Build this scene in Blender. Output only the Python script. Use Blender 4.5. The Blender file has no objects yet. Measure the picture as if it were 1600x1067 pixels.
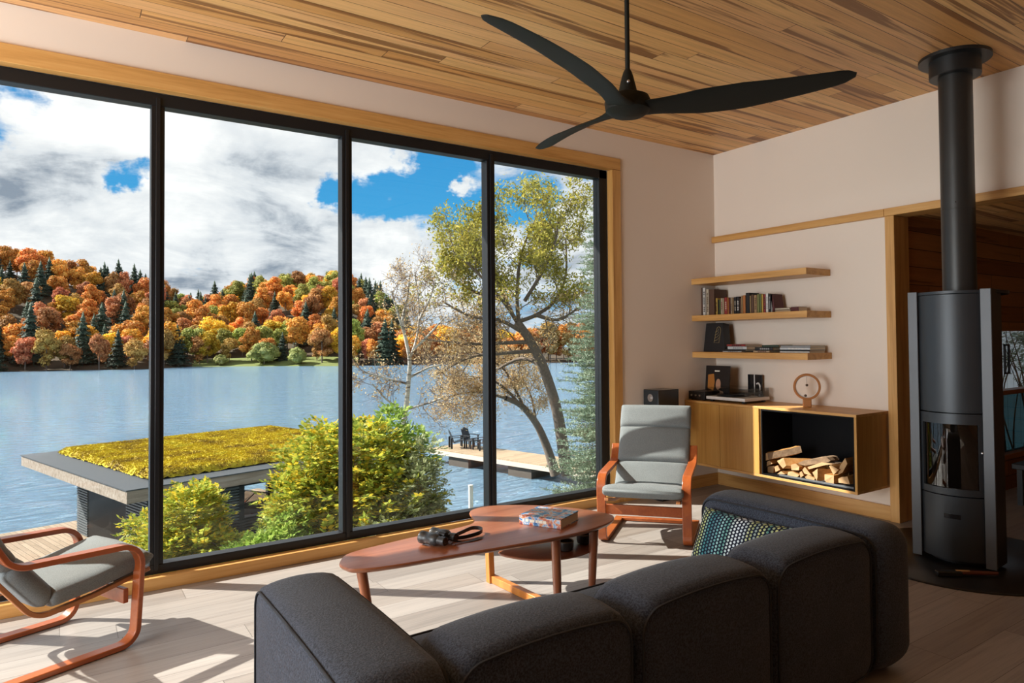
import bpy, bmesh, math, random
import numpy as np
from mathutils import Vector, Matrix, Quaternion

# ------------------------------------------------------------------ camera, light, exposure
SC = bpy.context.scene
COL = SC.collection
FPX, CX, CY = 1086.58, 881.32, 505.35
RV = Vector((0.8111, -0.584833, -0.009356)).normalized()
FV = Vector((0.584878, 0.810792, 0.023113)).normalized()
UV_ = RV.cross(FV).normalized()
EYE = Vector((0, 0, 1.4))
cam = bpy.data.cameras.new('camera')
cam.sensor_width = 36.0
cam.sensor_fit = 'HORIZONTAL'
cam.lens = FPX * 36.0 / 1600.0
cam.shift_x = (800 - CX) / 1600.0
cam.shift_y = (CY - 533.5) / 1600.0
cam.clip_start = 0.05
cam.clip_end = 2000
camo = bpy.data.objects.new('camera', cam)
COL.objects.link(camo)
camo.matrix_world = Matrix(((RV.x, UV_.x, -FV.x, EYE.x), (RV.y, UV_.y, -FV.y, EYE.y), (RV.z, UV_.z, -FV.z, EYE.z), (0, 0, 0, 1)))
SC.camera = camo
vs = SC.view_settings
SC.display_settings.display_device = 'sRGB'
vs.view_transform = 'Standard'
vs.look = 'None'
vs.gamma = 1.0
vs.use_curve_mapping = False
vs.exposure = 0.28

def ray(u, v):
    return FV + RV * ((u - CX) / FPX) - UV_ * ((v - CY) / FPX)
def at(u, v, d):                     # a point the eye meets at distance d along its axis
    return EYE + ray(u, v) * d
def at_z(u, v, z):
    k = ray(u, v); return EYE + k * ((z - 1.4) / k.z)
def at_x(u, v, X):
    k = ray(u, v); return EYE + k * (X / k.x)
def at_y(u, v, Y):
    k = ray(u, v); return EYE + k * (Y / k.y)

SUN_EL = math.radians(36.5)
SUN_DIR = Vector((0.736 * math.cos(SUN_EL), -0.677 * math.cos(SUN_EL), -math.sin(SUN_EL))).normalized()
sl = bpy.data.lights.new('sun', 'SUN')
sl.energy = 9.6
sl.angle = math.radians(0.55)
sl.color = (1.0, 0.95, 0.87)
so = bpy.data.objects.new('sun', sl)
COL.objects.link(so)
so.rotation_euler = SUN_DIR.to_track_quat('-Z', 'Y').to_euler()
so.location = (-20, 20, 20)

# area lamp added outside the unseen side glazing to brighten the room
dl = bpy.data.lights.new('side_fill_lamp', 'AREA')
dl.shape = 'RECTANGLE'; dl.size = 2.7; dl.size_y = 2.6
dl.energy = 232.0
dl.color = (0.95, 0.98, 1.0)
do = bpy.data.objects.new('side_fill_lamp', dl)
COL.objects.link(do)
do.location = (-2.95, 2.9, 1.5)
do.rotation_euler = Vector((1.0, 0.0, 0.6)).to_track_quat('-Z', 'Y').to_euler()

SKY_STRENGTH = 1.0
def build_world():
    w = bpy.data.worlds.new('sky')
    SC.world = w
    w.use_nodes = True
    nt = w.node_tree
    N, L = nt.nodes, nt.links
    N.clear()
    def new(t, **k):
        n = N.new(t)
        for a, b in k.items(): setattr(n, a, b)
        return n
    def math_(op, a, b=None, c=None):
        n = new('ShaderNodeMath', operation=op)
        for i, x in enumerate((a, b, c)):
            if x is None: continue
            if isinstance(x, (int, float)): n.inputs[i].default_value = x
            else: L.new(x, n.inputs[i])
        return n.outputs[0]
    tc = new('ShaderNodeTexCoord')
    nrm = new('ShaderNodeVectorMath', operation='NORMALIZE')
    L.new(tc.outputs['Generated'], nrm.inputs[0])
    D0 = nrm.outputs[0]
    wn = new('ShaderNodeTexNoise'); wn.inputs['Scale'].default_value = 7.0; wn.inputs['Detail'].default_value = 6; wn.inputs['Roughness'].default_value = .6
    L.new(D0, wn.inputs['Vector'])
    ws = new('ShaderNodeVectorMath', operation='SUBTRACT'); L.new(wn.outputs[1], ws.inputs[0]); ws.inputs[1].default_value = (.5, .5, .5)
    wm = new('ShaderNodeVectorMath', operation='SCALE'); L.new(ws.outputs[0], wm.inputs[0]); wm.inputs['Scale'].default_value = .24
    wa = new('ShaderNodeVectorMath', operation='ADD'); L.new(D0, wa.inputs[0]); L.new(wm.outputs[0], wa.inputs[1])
    wz = new('ShaderNodeVectorMath', operation='NORMALIZE'); L.new(wa.outputs[0], wz.inputs[0])
    D = wz.outputs[0]
    sep = new('ShaderNodeSeparateXYZ'); L.new(D0, sep.inputs[0])
    zz = math_('MAXIMUM', sep.outputs[2], 0.0)
    den = math_('ADD', zz, 0.22)
    px = math_('DIVIDE', sep.outputs[0], den)
    py = math_('DIVIDE', sep.outputs[1], den)
    cb = new('ShaderNodeCombineXYZ')
    L.new(px, cb.inputs[0]); L.new(py, cb.inputs[1]); cb.inputs[2].default_value = 3.7
    def noise(scale, detail, rough, vec, dist=0.0):
        n = new('ShaderNodeTexNoise')
        n.inputs['Scale'].default_value = scale
        n.inputs['Detail'].default_value = detail
        n.inputs['Roughness'].default_value = rough
        n.inputs['Distortion'].default_value = dist
        L.new(vec, n.inputs['Vector'])
        return n.outputs[0]
    n1 = noise(2.6, 10, 0.64, cb.outputs[0], 0.3)
    mp = new('ShaderNodeMapping'); mp.inputs['Location'].default_value = (5.2, 1.3, 9.1)
    L.new(cb.outputs[0], mp.inputs[0])
    n2 = noise(2.3, 9, 0.6, mp.outputs[0], 0.4)
    def spot(u, v, rad, wgt, acc):
        d = ray(u, v).normalized()
        dp = new('ShaderNodeVectorMath', operation='DOT_PRODUCT')
        L.new(D, dp.inputs[0]); dp.inputs[1].default_value = d
        ang = rad / FPX
        k = 1.0 / (1 - math.cos(ang))
        e = math_('MULTIPLY', math_('SUBTRACT', dp.outputs['Value'], 1.0), k)
        g = math_('MULTIPLY', math_('POWER', 2.718, e), wgt)
        return g if acc is None else math_('ADD', acc, g)
    acc = None
    for s in SKY_SPOTS: acc = spot(*s, acc)
    dens = math_('ADD', math_('ADD', n1, acc), .025)
    mr = new('ShaderNodeMapRange', interpolation_type='SMOOTHSTEP')
    L.new(dens, mr.inputs[0]); mr.inputs[1].default_value = 0.38; mr.inputs[2].default_value = 0.56
    acc2 = None
    for s in SHADE_SPOTS: acc2 = spot(*s, acc2)
    sh = math_('ADD', n2, acc2)
    cr = new('ShaderNodeValToRGB')
    L.new(sh, cr.inputs[0])
    e = cr.color_ramp.elements
    e[0].position = 0.32; e[0].color = (0.25, 0.30, 0.37, 1)
    e[1].position = 0.66; e[1].color = (0.92, 0.92, 0.92, 1)
    m = e.new(0.47); m.color = (0.66, 0.69, 0.73, 1)
    # clear-sky blue: paler near the horizon
    bl = new('ShaderNodeValToRGB')
    L.new(sep.outputs[2], bl.inputs[0])
    e = bl.color_ramp.elements
    e[0].position = 0.0; e[0].color = (0.34, 0.56, 0.76, 1)
    e[1].position = 0.36; e[1].color = (0.015, 0.22, 0.54, 1)
    m = e.new(0.16); m.color = (0.06, 0.35, 0.68, 1)
    mix = new('ShaderNodeMixRGB')
    L.new(mr.outputs[0], mix.inputs[0]); L.new(bl.outputs[0], mix.inputs[1]); L.new(cr.outputs[0], mix.inputs[2])
    bg = new('ShaderNodeBackground')
    L.new(mix.outputs[0], bg.inputs[0]); bg.inputs[1].default_value = SKY_STRENGTH
    out = new('ShaderNodeOutputWorld')
    L.new(bg.outputs[0], out.inputs[0])
SKY_SPOTS = [(55, 240, 48, -.30), (5, 165, 42, -.30), (110, 255, 36, -.18), (185, 288, 30, -.30), (225, 312, 26, -.30), (160, 150, 90, .25), (60, 330, 70, .22), (-200, 250, 260, .2), (525, 300, 32, -.36), (455, 250, 26, -.12),
             (650, 305, 80, -.24), (700, 245, 60, -.24), (590, 270, 40, -.14), (750, 340, 50, -.14), (840, 310, 70, -.15), (930, 270, 60, -.08),
             (735, 285, 20, .40), (620, 395, 34, .50), (570, 420, 60, .35), (600, 225, 50, .30), (900, 330, 45, .20), (700, 330, 30, .12), (660, 345, 30, .12), (400, 330, 150, .12), (350, 180, 160, .14), (120, 170, 70, .10), (100, 370, 90, .2)]
SHADE_SPOTS = [(300, 400, 30, -.12), (335, 418, 24, -.10), (135, 325, 40, -.16), (20, 350, 40, -.14), (420, 320, 60, -.07), (470, 390, 40, -.1), (180, 190, 110, .16), (320, 240, 120, .12), (90, 395, 60, .12), (570, 440, 30, -.1), (625, 395, 50, .2)]
build_world()

# ------------------------------------------------------------------ node helpers and materials
class NT:
    def __init__(s, name):
        s.m = bpy.data.materials.new(name); s.m.use_nodes = True
        s.N, s.L = s.m.node_tree.nodes, s.m.node_tree.links
        s.N.clear()
        s.out = s.N.new('ShaderNodeOutputMaterial')
    def new(s, t, **k):
        n = s.N.new(t)
        for a, b in k.items(): setattr(n, a, b)
        return n
    def put(s, inp, x):
        if hasattr(x, 'links'): s.L.new(x, inp)
        else: inp.default_value = x
    def math(s, op, a, b=None, c=None):
        n = s.new('ShaderNodeMath', operation=op)
        for i, x in enumerate((a, b, c)):
            if x is not None: s.put(n.inputs[i], x)
        return n.outputs[0]
    def obj(s): return s.new('ShaderNodeTexCoord').outputs['Object']
    def mapping(s, vec, scale=(1, 1, 1), loc=(0, 0, 0), rot=(0, 0, 0)):
        n = s.new('ShaderNodeMapping'); s.L.new(vec, n.inputs[0])
        n.inputs['Scale'].default_value = scale; n.inputs['Location'].default_value = loc; n.inputs['Rotation'].default_value = rot
        return n.outputs[0]
    def noise(s, vec, scale=5, detail=4, rough=.55, dist=0.):
        n = s.new('ShaderNodeTexNoise'); s.L.new(vec, n.inputs['Vector'])
        n.inputs['Scale'].default_value = scale; n.inputs['Detail'].default_value = detail
        n.inputs['Roughness'].default_value = rough; n.inputs['Distortion'].default_value = dist
        return n.outputs[0]
    def ramp(s, fac, stops):
        n = s.new('ShaderNodeValToRGB'); s.L.new(fac, n.inputs[0])
        e = n.color_ramp.elements
        while len(e) < len(stops): e.new(.5)
        for el, (p, c) in zip(e, stops): el.position = p; el.color = (*c, 1) if len(c) == 3 else c
        return n.outputs[0]
    def mix(s, f, a, b, blend='MIX'):
        n = s.new('ShaderNodeMixRGB', blend_type=blend)
        for i, x in enumerate((f, a, b)):
            if i and isinstance(x, tuple) and len(x) == 3: x = (*x, 1)
            s.put(n.inputs[i], x)
        return n.outputs[0]
    def sep(s, v):
        n = s.new('ShaderNodeSeparateXYZ'); s.L.new(v, n.inputs[0]); return n.outputs
    def comb(s, x, y, z):
        n = s.new('ShaderNodeCombineXYZ')
        for i, q in enumerate((x, y, z)): s.put(n.inputs[i], q)
        return n.outputs[0]
    def white(s, v):
        n = s.new('ShaderNodeTexWhiteNoise'); s.L.new(v, n.inputs['Vector']); return n.outputs
    def bump(s, h, strength=.3, dist=.01):
        n = s.new('ShaderNodeBump'); n.inputs['Strength'].default_value = strength; n.inputs['Distance'].default_value = dist
        s.L.new(h, n.inputs['Height']); return n.outputs[0]
    def principled(s, color, rough=.5, metal=0., normal=None, spec=.5, **kw):
        b = s.new('ShaderNodeBsdfPrincipled')
        if isinstance(color, tuple) and len(color) == 3: color = (*color, 1)
        s.put(b.inputs['Base Color'], color); s.put(b.inputs['Roughness'], rough); s.put(b.inputs['Metallic'], metal)
        s.put(b.inputs['Specular IOR Level'], spec)
        if normal is not None: s.L.new(normal, b.inputs['Normal'])
        for k, v in kw.items(): s.put(b.inputs[k.replace('_', ' ')], v)
        s.L.new(b.outputs[0], s.out.inputs[0])
        return b

def m_plain(name, color, rough=.5, metal=0., spec=.5, var=.06, scale=8, bump=0., bscale=60):
    t = NT(name); o = t.obj()
    n = t.noise(o, scale, 4)
    c = t.mix(t.math('MULTIPLY', n, 1.0), tuple(x * (1 - var) for x in color), tuple(min(1, x * (1 + var)) for x in color))
    nb = t.bump(t.noise(o, bscale, 3), bump, .004) if bump else None
    t.principled(c, rough, metal, nb, spec)
    return t.m

def m_wood(name, dark, mid, light, axis=0, rough=.4, grain=1., spec=.4, coat=0.):
    t = NT(name); o = t.obj()
    sc = [14., 14., 14.]; sc[axis] = .9
    v = t.mapping(o, tuple(sc))
    n = t.noise(v, 1.0 * grain, 6, .6, .6)
    sc2 = [90., 90., 90.]; sc2[axis] = 3.
    f = t.noise(t.mapping(o, tuple(sc2)), 1.0, 3, .6)
    k = t.math('ADD', t.math('MULTIPLY', n, .75), t.math('MULTIPLY', f, .25))
    c = t.ramp(k, [(.32, dark), (.5, mid), (.68, light)])
    nb = t.bump(f, .08, .002)
    t.principled(c, rough, 0., nb, spec, Coat_Weight=coat, Coat_Roughness=.25)
    return t.m

def m_planks(name, w, Lg, stops, streak, streak_at, groove_col, gw, rough, axes=(0, 1), spec=.4, bumps=.4, streak_amt=.8):
    """boards running along axes[0], stacked along axes[1]"""
    t = NT(name); o = t.obj(); s = t.sep(o)
    a, b = s[axes[0]], s[axes[1]]
    row_f = t.math('DIVIDE', t.math('ADD', b, 50.0), w)
    row = t.math('FLOOR', row_f); fy = t.math('FRACT', row_f)
    r1 = t.white(t.comb(row, 3.1, 7.7))[0]
    col_f = t.math('DIVIDE', t.math('ADD', t.math('ADD', a, 60.0), t.math('MULTIPLY', r1, Lg * 3)), Lg)
    col = t.math('FLOOR', col_f); fx = t.math('FRACT', col_f)
    rnd = t.white(t.comb(row, col, 1.3))
    base = t.ramp(rnd[0], stops)
    # grain
    gv = t.comb(t.math('MULTIPLY', a, 1.1), t.math('MULTIPLY', b, 26.), t.math('MULTIPLY', rnd[0], 37.))
    g = t.noise(gv, 1.0, 6, .6, 1.2)
    gf = t.noise(t.comb(t.math('MULTIPLY', a, 5.), t.math('MULTIPLY', b, 160.), t.math('MULTIPLY', rnd[0], 11.)), 1., 3, .6)
    gr = t.ramp(t.math('ADD', t.math('MULTIPLY', g, .7), t.math('MULTIPLY', gf, .3)), [(.3, (.72, .72, .72)), (.55, (1., 1., 1.)), (.75, (1.12, 1.12, 1.12))])
    c = t.mix(1., base, gr, 'MULTIPLY')
    sv = t.comb(t.math('MULTIPLY', a, .42), t.math('MULTIPLY', b, 11.), t.math('MULTIPLY', rnd[0], 91.))
    sn = t.noise(sv, 1., 4, .55, .5)
    sm = t.new('ShaderNodeMapRange', interpolation_type='SMOOTHSTEP')
    t.L.new(sn, sm.inputs[0]); sm.inputs[1].default_value = streak_at; sm.inputs[2].default_value = streak_at + .07
    c = t.mix(t.math('MULTIPLY', sm.outputs[0], streak_amt), c, streak)
    e1 = t.math('LESS_THAN', fy, gw / w); e2 = t.math('LESS_THAN', fx, gw / Lg)
    gm = t.math('MAXIMUM', e1, e2)
    c = t.mix(gm, c, groove_col)
    h = t.math('SUBTRACT', t.math('MULTIPLY', gf, .15), gm)
    t.principled(c, rough, 0., t.bump(h, bumps, .002), spec)
    return t.m

def m_fabric(name, color, color2, scale=400, bump=.3, rough=.9, sheen=.2, big=.0):
    t = NT(name); o = t.obj()
    n = t.noise(o, scale, 2, .7)
    c = t.mix(t.ramp(n, [(.38, (0, 0, 0)), (.62, (1, 1, 1))]), color, color2)
    n2 = t.noise(o, 6, 4)
    c = t.mix(.25, c, t.mix(n2, tuple(x * .7 for x in color), tuple(x * 1.3 for x in color2)))
    t.principled(c, rough, 0., t.bump(n, bump, .003), .25, Sheen_Weight=sheen)
    return t.m

def m_leaf(name, stops, trans=.35, rough=.6, objvar=.0, scale=1.5):
    t = NT(name)
    g = t.new('ShaderNodeNewGeometry')
    rnd = g.outputs['Random Per Island']
    n = t.noise(g.outputs['Position'], scale, 3)
    k = t.math('ADD', t.math('MULTIPLY', rnd, .5), t.math('MULTIPLY', n, .5))
    c = t.ramp(k, stops)
    if objvar:
        oi = t.new('ShaderNodeObjectInfo')
        hs = t.new('ShaderNodeHueSaturation')
        t.put(hs.inputs['Hue'], t.math('ADD', .5, t.math('MULTIPLY', t.math('SUBTRACT', oi.outputs['Random'], .5), objvar)))
        r2 = t.white(t.comb(oi.outputs['Random'], 2., 3.))[0]
        t.put(hs.inputs['Value'], t.math('ADD', .75, t.math('MULTIPLY', r2, .5)))
        t.put(hs.inputs['Color'], c)
        c = hs.outputs[0]
    d = t.new('ShaderNodeBsdfPrincipled'); t.put(d.inputs['Base Color'], c); d.inputs['Roughness'].default_value = rough; d.inputs['Specular IOR Level'].default_value = .25
    tr = t.new('ShaderNodeBsdfTranslucent'); t.put(tr.inputs[0], c)
    mx = t.new('ShaderNodeMixShader'); mx.inputs[0].default_value = trans
    t.L.new(d.outputs[0], mx.inputs[1]); t.L.new(tr.outputs[0], mx.inputs[2]); t.L.new(mx.outputs[0], t.out.inputs[0])
    return t.m

def m_glass(name, tint=(.97, .985, .98), ior=1.45, refl=1.0):
    t = NT(name)
    tr = t.new('ShaderNodeBsdfTransparent'); tr.inputs[0].default_value = (*tint, 1)
    gl = t.new('ShaderNodeBsdfGlossy'); gl.inputs['Roughness'].default_value = .0
    g = t.new('ShaderNodeNewGeometry')
    dp = t.new('ShaderNodeVectorMath', operation='DOT_PRODUCT')
    t.L.new(g.outputs['Normal'], dp.inputs[0]); t.L.new(g.outputs['Incoming'], dp.inputs[1])
    cs = t.math('SUBTRACT', 1., t.math('ABSOLUTE', dp.outputs['Value']))
    f0 = ((ior - 1) / (ior + 1)) ** 2
    fr = t.math('ADD', f0, t.math('MULTIPLY', t.math('POWER', cs, 5.), 1 - f0))
    mx = t.new('ShaderNodeMixShader')
    t.put(mx.inputs[0], t.math('MULTIPLY', fr, refl))
    t.L.new(tr.outputs[0], mx.inputs[1]); t.L.new(gl.outputs[0], mx.inputs[2]); t.L.new(mx.outputs[0], t.out.inputs[0])
    return t.m

M = {}
M['wall'] = m_plain('painted plaster', (.80, .695, .60), .9, var=.015, scale=3, bump=.05, bscale=200)
M['ceiling'] = m_planks('ceiling boards', .118, 3.0, [(0., (.52, .24, .075)), (.3, (.72, .38, .13)), (.6, (.80, .47, .19)), (.85, (.74, .40, .17)), (1., (.62, .30, .09))],
                        (.17, .058, .016), .535, (.10, .045, .015), .004, .45, (0, 1), .35, .4, .8)
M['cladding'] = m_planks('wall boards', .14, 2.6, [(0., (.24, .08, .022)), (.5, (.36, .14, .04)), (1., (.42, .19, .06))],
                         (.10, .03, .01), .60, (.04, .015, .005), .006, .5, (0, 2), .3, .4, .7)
M['floor'] = m_planks('oak floor boards', .19, 1.25, [(0., (.25, .215, .19)), (.35, (.33, .29, .26)), (.7, (.40, .36, .33)), (1., (.29, .245, .21))],
                      (.13, .10, .08), .66, (.12, .10, .085), .0025, .42, (0, 1), .45, .35, .55)
for ax, nm in ((0, 'x'), (1, 'y'), (2, 'z')):
    M['oak_' + nm] = m_wood('oak along ' + nm, (.42, .20, .05), (.60, .32, .10), (.70, .41, .15), ax, .4)
    M['veneer_' + nm] = m_wood('oak veneer along ' + nm, (.34, .155, .03), (.50, .255, .06), (.60, .34, .10), ax, .38, .55)
    M['teak_' + nm] = m_wood('teak along ' + nm, (.19, .055, .020), (.28, .088, .036), (.35, .125, .055), ax, .33, 1., .5, .25)
M['bent'] = m_wood('bent reddish veneer', (.26, .055, .013), (.36, .085, .02), (.44, .12, .03), 1, .32, .8, .5, .3)
M['orange_teak'] = m_wood('orange teak', (.40, .13, .025), (.52, .18, .035), (.60, .24, .05), 2, .35)
M['black'] = m_plain('black metal', (.012, .013, .014), .42, 0., .5)
M['frame_black'] = m_plain('black aluminium frame', (.007, .008, .010), .4, 0., .35)
M['fan'] = m_plain('matt black fan', (.009, .010, .008), .55, 0., .25)
M['stove'] = m_plain('dark grey stove steel', (.036, .041, .047), .40, .35, .5)
M['stove_strip'] = m_plain('mid grey stove edge', (.105, .112, .122), .45, .2, .4)
M['pipe'] = m_plain('dark pipe steel', (.035, .035, .034), .40, .4, .5)
M['hearth'] = m_plain('black hearth', (.010, .010, .011), .35)
M['sofa'] = m_fabric('charcoal wool', (.010, .0125, .020), (.062, .074, .103), 170, .6, .95, .15)
M['sofa_pipe'] = m_plain('charcoal piping', (.022, .024, .030), .9)
M['grey_fabric'] = m_fabric('light grey canvas', (.14, .155, .158), (.215, .235, .236), 260, .25, .85, .1)
M['glass'] = m_glass('window glass', ior=1.32)
M['teal_glass'] = m_glass('teal glass', (.22, .36, .38), 1.5)
M['stove_glass'] = m_glass('stove glass', (.35, .33, .31), 1.6, 1.3)
M['cover'] = m_glass('clear acrylic', (.93, .94, .94), 1.35, 1.)
M['white_plastic'] = m_plain('white enamel', (.75, .73, .70), .3)
M['silver'] = m_plain('silver metal', (.55, .55, .56), .3, .9)
M['paper'] = m_plain('paper block', (.70, .62, .48), .85)
M['gloss_black'] = m_plain('gloss black', (.012, .012, .014), .12)
M['bark'] = m_plain('bark', (.17, .13, .10), .9, var=.5, scale=14, bump=.6, bscale=40)
M['teal'] = m_plain('teal glass panel', (.10, .17, .18), .2)

def m_flat(name, c, rough=.6, **k):
    if name not in M: M[name] = m_plain(name, c, rough, **k)
    return M[name]

# ------------------------------------------------------------------ mesh builder
class MB:
    def __init__(s): s.v = []; s.f = []; s.mi = []; s.cur = 0
    def add(s, vs, fs):
        o = len(s.v); s.v += [tuple(p) for p in vs]
        for f in fs: s.f.append(tuple(i + o for i in f)); s.mi.append(s.cur)
        return s
    def mat(s, i): s.cur = i; return s
    def box(s, x0, y0, z0, x1, y1, z1, T=None):
        vs = [Vector(p) for p in ((x0, y0, z0), (x1, y0, z0), (x1, y1, z0), (x0, y1, z0), (x0, y0, z1), (x1, y0, z1), (x1, y1, z1), (x0, y1, z1))]
        if T is not None: vs = [T @ p for p in vs]
        return s.add(vs, [(0, 3, 2, 1), (4, 5, 6, 7), (0, 1, 5, 4), (1, 2, 6, 5), (2, 3, 7, 6), (3, 0, 4, 7)])
    def prism(s, poly, h0, h1, T=None, axis=2):
        n = len(poly)
        def mk(p, h):
            q = (p[0], p[1], h) if axis == 2 else ((h, p[0], p[1]) if axis == 0 else (p[0], h, p[1]))
            q = Vector(q); return T @ q if T is not None else q
        vs = [mk(p, h0) for p in poly] + [mk(p, h1) for p in poly]
        fs = [tuple(range(n))[::-1], tuple(range(n, 2 * n))] + [(i, (i + 1) % n, n + (i + 1) % n, n + i) for i in range(n)]
        return s.add(vs, fs)
    def tube(s, pts, r, n=8, caps=True, closed=False):
        pts = [Vector(p) for p in pts]; m = len(pts)
        rr = r if isinstance(r, (list, tuple)) else [r] * m
        vs = []; up = None
        for i, p in enumerate(pts):
            if closed: d = (pts[(i + 1) % m] - pts[i - 1])
            else: d = pts[min(i + 1, m - 1)] - pts[max(i - 1, 0)]
            if d.length < 1e-9: d = Vector((0, 0, 1))
            d.normalize()
            if up is None:
                up = Vector((0, 0, 1)) if abs(d.z) < .9 else Vector((1, 0, 0))
            a = up - d * up.dot(d)
            if a.length < 1e-6: a = d.orthogonal()
            a.normalize(); up = a; b = d.cross(a)
            for k in range(n):
                t = 2 * math.pi * k / n
                vs.append(p + (a * math.cos(t) + b * math.sin(t)) * rr[i])
        fs = []
        for i in range(m if closed else m - 1):
            j = (i + 1) % m
            for k in range(n):
                l = (k + 1) % n
                fs.append((i * n + k, i * n + l, j * n + l, j * n + k))
        if caps and not closed:
            fs.append(tuple(range(n))[::-1]); fs.append(tuple((m - 1) * n + k for k in range(n)))
        return s.add(vs, fs)
    def lathe(s, prof, n=32, T=None, caps=True):
        vs = []
        for r_, z in prof:
            for k in range(n):
                t = 2 * math.pi * k / n
                p = Vector((r_ * math.cos(t), r_ * math.sin(t), z)); vs.append(T @ p if T is not None else p)
        fs = []
        for i in range(len(prof) - 1):
            for k in range(n):
                l = (k + 1) % n
                fs.append((i * n + k, i * n + l, (i + 1) * n + l, (i + 1) * n + k))
        if caps:
            fs.append(tuple(range(n))[::-1]); fs.append(tuple((len(prof) - 1) * n + k for k in range(n)))
        return s.add(vs, fs)
    def ribbon(s, path, w, th, xc=0.):
        """flat strip bent along a path in the YZ plane; w across X, th thick"""
        m = len(path); vs = []
        for i, (y, z) in enumerate(path):
            y0, z0 = path[max(i - 1, 0)]; y1, z1 = path[min(i + 1, m - 1)]
            dy, dz = y1 - y0, z1 - z0; l = math.hypot(dy, dz) or 1
            ny, nz = -dz / l, dy / l
            for sx, sn in ((-1, -1), (1, -1), (1, 1), (-1, 1)):
                vs.append((xc + sx * w / 2, y + ny * sn * th / 2, z + nz * sn * th / 2))
        fs = [(0, 1, 2, 3)[::-1], tuple((m - 1) * 4 + k for k in range(4))]
        for i in range(m - 1):
            for k in range(4):
                l = (k + 1) % 4
                fs.append((i * 4 + k, i * 4 + l, (i + 1) * 4 + l, (i + 1) * 4 + k))
        return s.add(vs, fs)
    def grid(s, fn, nu, nv, closed_u=False):
        vs = [fn(i / (nu if closed_u else nu - 1), j / (nv - 1)) for j in range(nv) for i in range(nu)]
        fs = []
        for j in range(nv - 1):
            for i in range(nu if closed_u else nu - 1):
                k = (i + 1) % nu
                fs.append((j * nu + i, j * nu + k, (j + 1) * nu + k, (j + 1) * nu + i))
        return s.add(vs, fs)
    def sphere(s, c, r, n=12, m=8, sc=(1, 1, 1)):
        c = Vector(c); vs = []
        for j in range(m + 1):
            ph = math.pi * j / m
            for i in range(n):
                t = 2 * math.pi * i / n
                vs.append(c + Vector((r * sc[0] * math.sin(ph) * math.cos(t), r * sc[1] * math.sin(ph) * math.sin(t), r * sc[2] * math.cos(ph))))
        fs = []
        for j in range(m):
            for i in range(n):
                k = (i + 1) % n
                fs.append((j * n + i, (j + 1) * n + i, (j + 1) * n + k, j * n + k))
        return s.add(vs, fs)

XF = {}
def thing(name, label, cat, loc=(0, 0, 0), rotz=0., group=None, kind=None):
    o = bpy.data.objects.new(name, None); COL.objects.link(o)
    o.empty_display_size = .1
    o.location = loc; o.rotation_euler = (0, 0, rotz)
    XF[o.name] = Matrix.Translation(loc) @ Matrix.Rotation(rotz, 4, 'Z')
    tag(o, label, cat, group, kind)
    return o
def tag(o, label=None, cat=None, group=None, kind=None):
    if label: o['label'] = label
    if cat: o['category'] = cat
    if group: o['group'] = group
    if kind: o['kind'] = kind
    return o
def obj(name, mb, mats, parent=None, world=False, bevel=0., seg=2, smooth=None, label=None, subsurf=0):
    me = bpy.data.meshes.new(name)
    vs = mb.v
    if world and parent is not None:
        inv = XF[root_of(parent).name].inverted(); vs = [inv @ Vector(p) for p in vs]
    me.from_pydata([tuple(p) for p in vs], [], mb.f)
    if not isinstance(mats, (list, tuple)): mats = [mats]
    for m in mats: me.materials.append(m)
    if len(mats) > 1: me.polygons.foreach_set('material_index', mb.mi)
    bm = bmesh.new(); bm.from_mesh(me); bmesh.ops.recalc_face_normals(bm, faces=bm.faces); bm.to_mesh(me); bm.free()
    if smooth is not None:
        me.polygons.foreach_set('use_smooth', [True] * len(me.polygons))
        me.set_sharp_from_angle(angle=math.radians(smooth))
    me.update()
    o = bpy.data.objects.new(name, me); COL.objects.link(o)
    if parent is not None: o.parent = parent
    XF[o.name] = Matrix.Identity(4)
    if bevel:
        b = o.modifiers.new('bevel', 'BEVEL'); b.width = bevel; b.segments = seg; b.limit_method = 'ANGLE'; b.angle_limit = math.radians(35)
        if smooth is None:
            me.polygons.foreach_set('use_smooth', [True] * len(me.polygons)); me.set_sharp_from_angle(angle=math.radians(30))
            b.harden_normals = False
    if subsurf:
        b = o.modifiers.new('sub', 'SUBSURF'); b.levels = subsurf; b.render_levels = subsurf
    if label: o['label'] = label
    return o
def root_of(o):
    while o.parent is not None: o = o.parent
    return o
def np_mesh(name, V, F, mats, mi=None, smooth=False):
    V = np.asarray(V, dtype=np.float32).reshape(-1, 3); F = np.asarray(F, dtype=np.int32)
    me = bpy.data.meshes.new(name)
    me.vertices.add(len(V)); me.vertices.foreach_set('co', V.ravel())
    k = F.shape[1]
    me.loops.add(F.size); me.loops.foreach_set('vertex_index', F.ravel())
    me.polygons.add(len(F)); me.polygons.foreach_set('loop_start', np.arange(0, F.size, k, dtype=np.int32))
    for m in (mats if isinstance(mats, (list, tuple)) else [mats]): me.materials.append(m)
    if mi is not None: me.polygons.foreach_set('material_index', np.asarray(mi, dtype=np.int32))
    if smooth: me.polygons.foreach_set('use_smooth', np.ones(len(F), dtype=bool))
    me.update(calc_edges=True); me.validate()
    return me
def link(name, me, parent=None, loc=None):
    o = bpy.data.objects.new(name, me); COL.objects.link(o)
    if parent is not None: o.parent = parent
    if loc is not None: o.location = loc
    XF[o.name] = Matrix.Identity(4)
    return o
def struct(name, mb, m, parent=None, bevel=0., label=None, smooth=None):
    o = obj(name, mb, m, parent, bevel=bevel, smooth=smooth)
    if parent is None: o['kind'] = 'structure'; o['category'] = name.split('_')[0]; o['label'] = label or name
    return o
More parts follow.
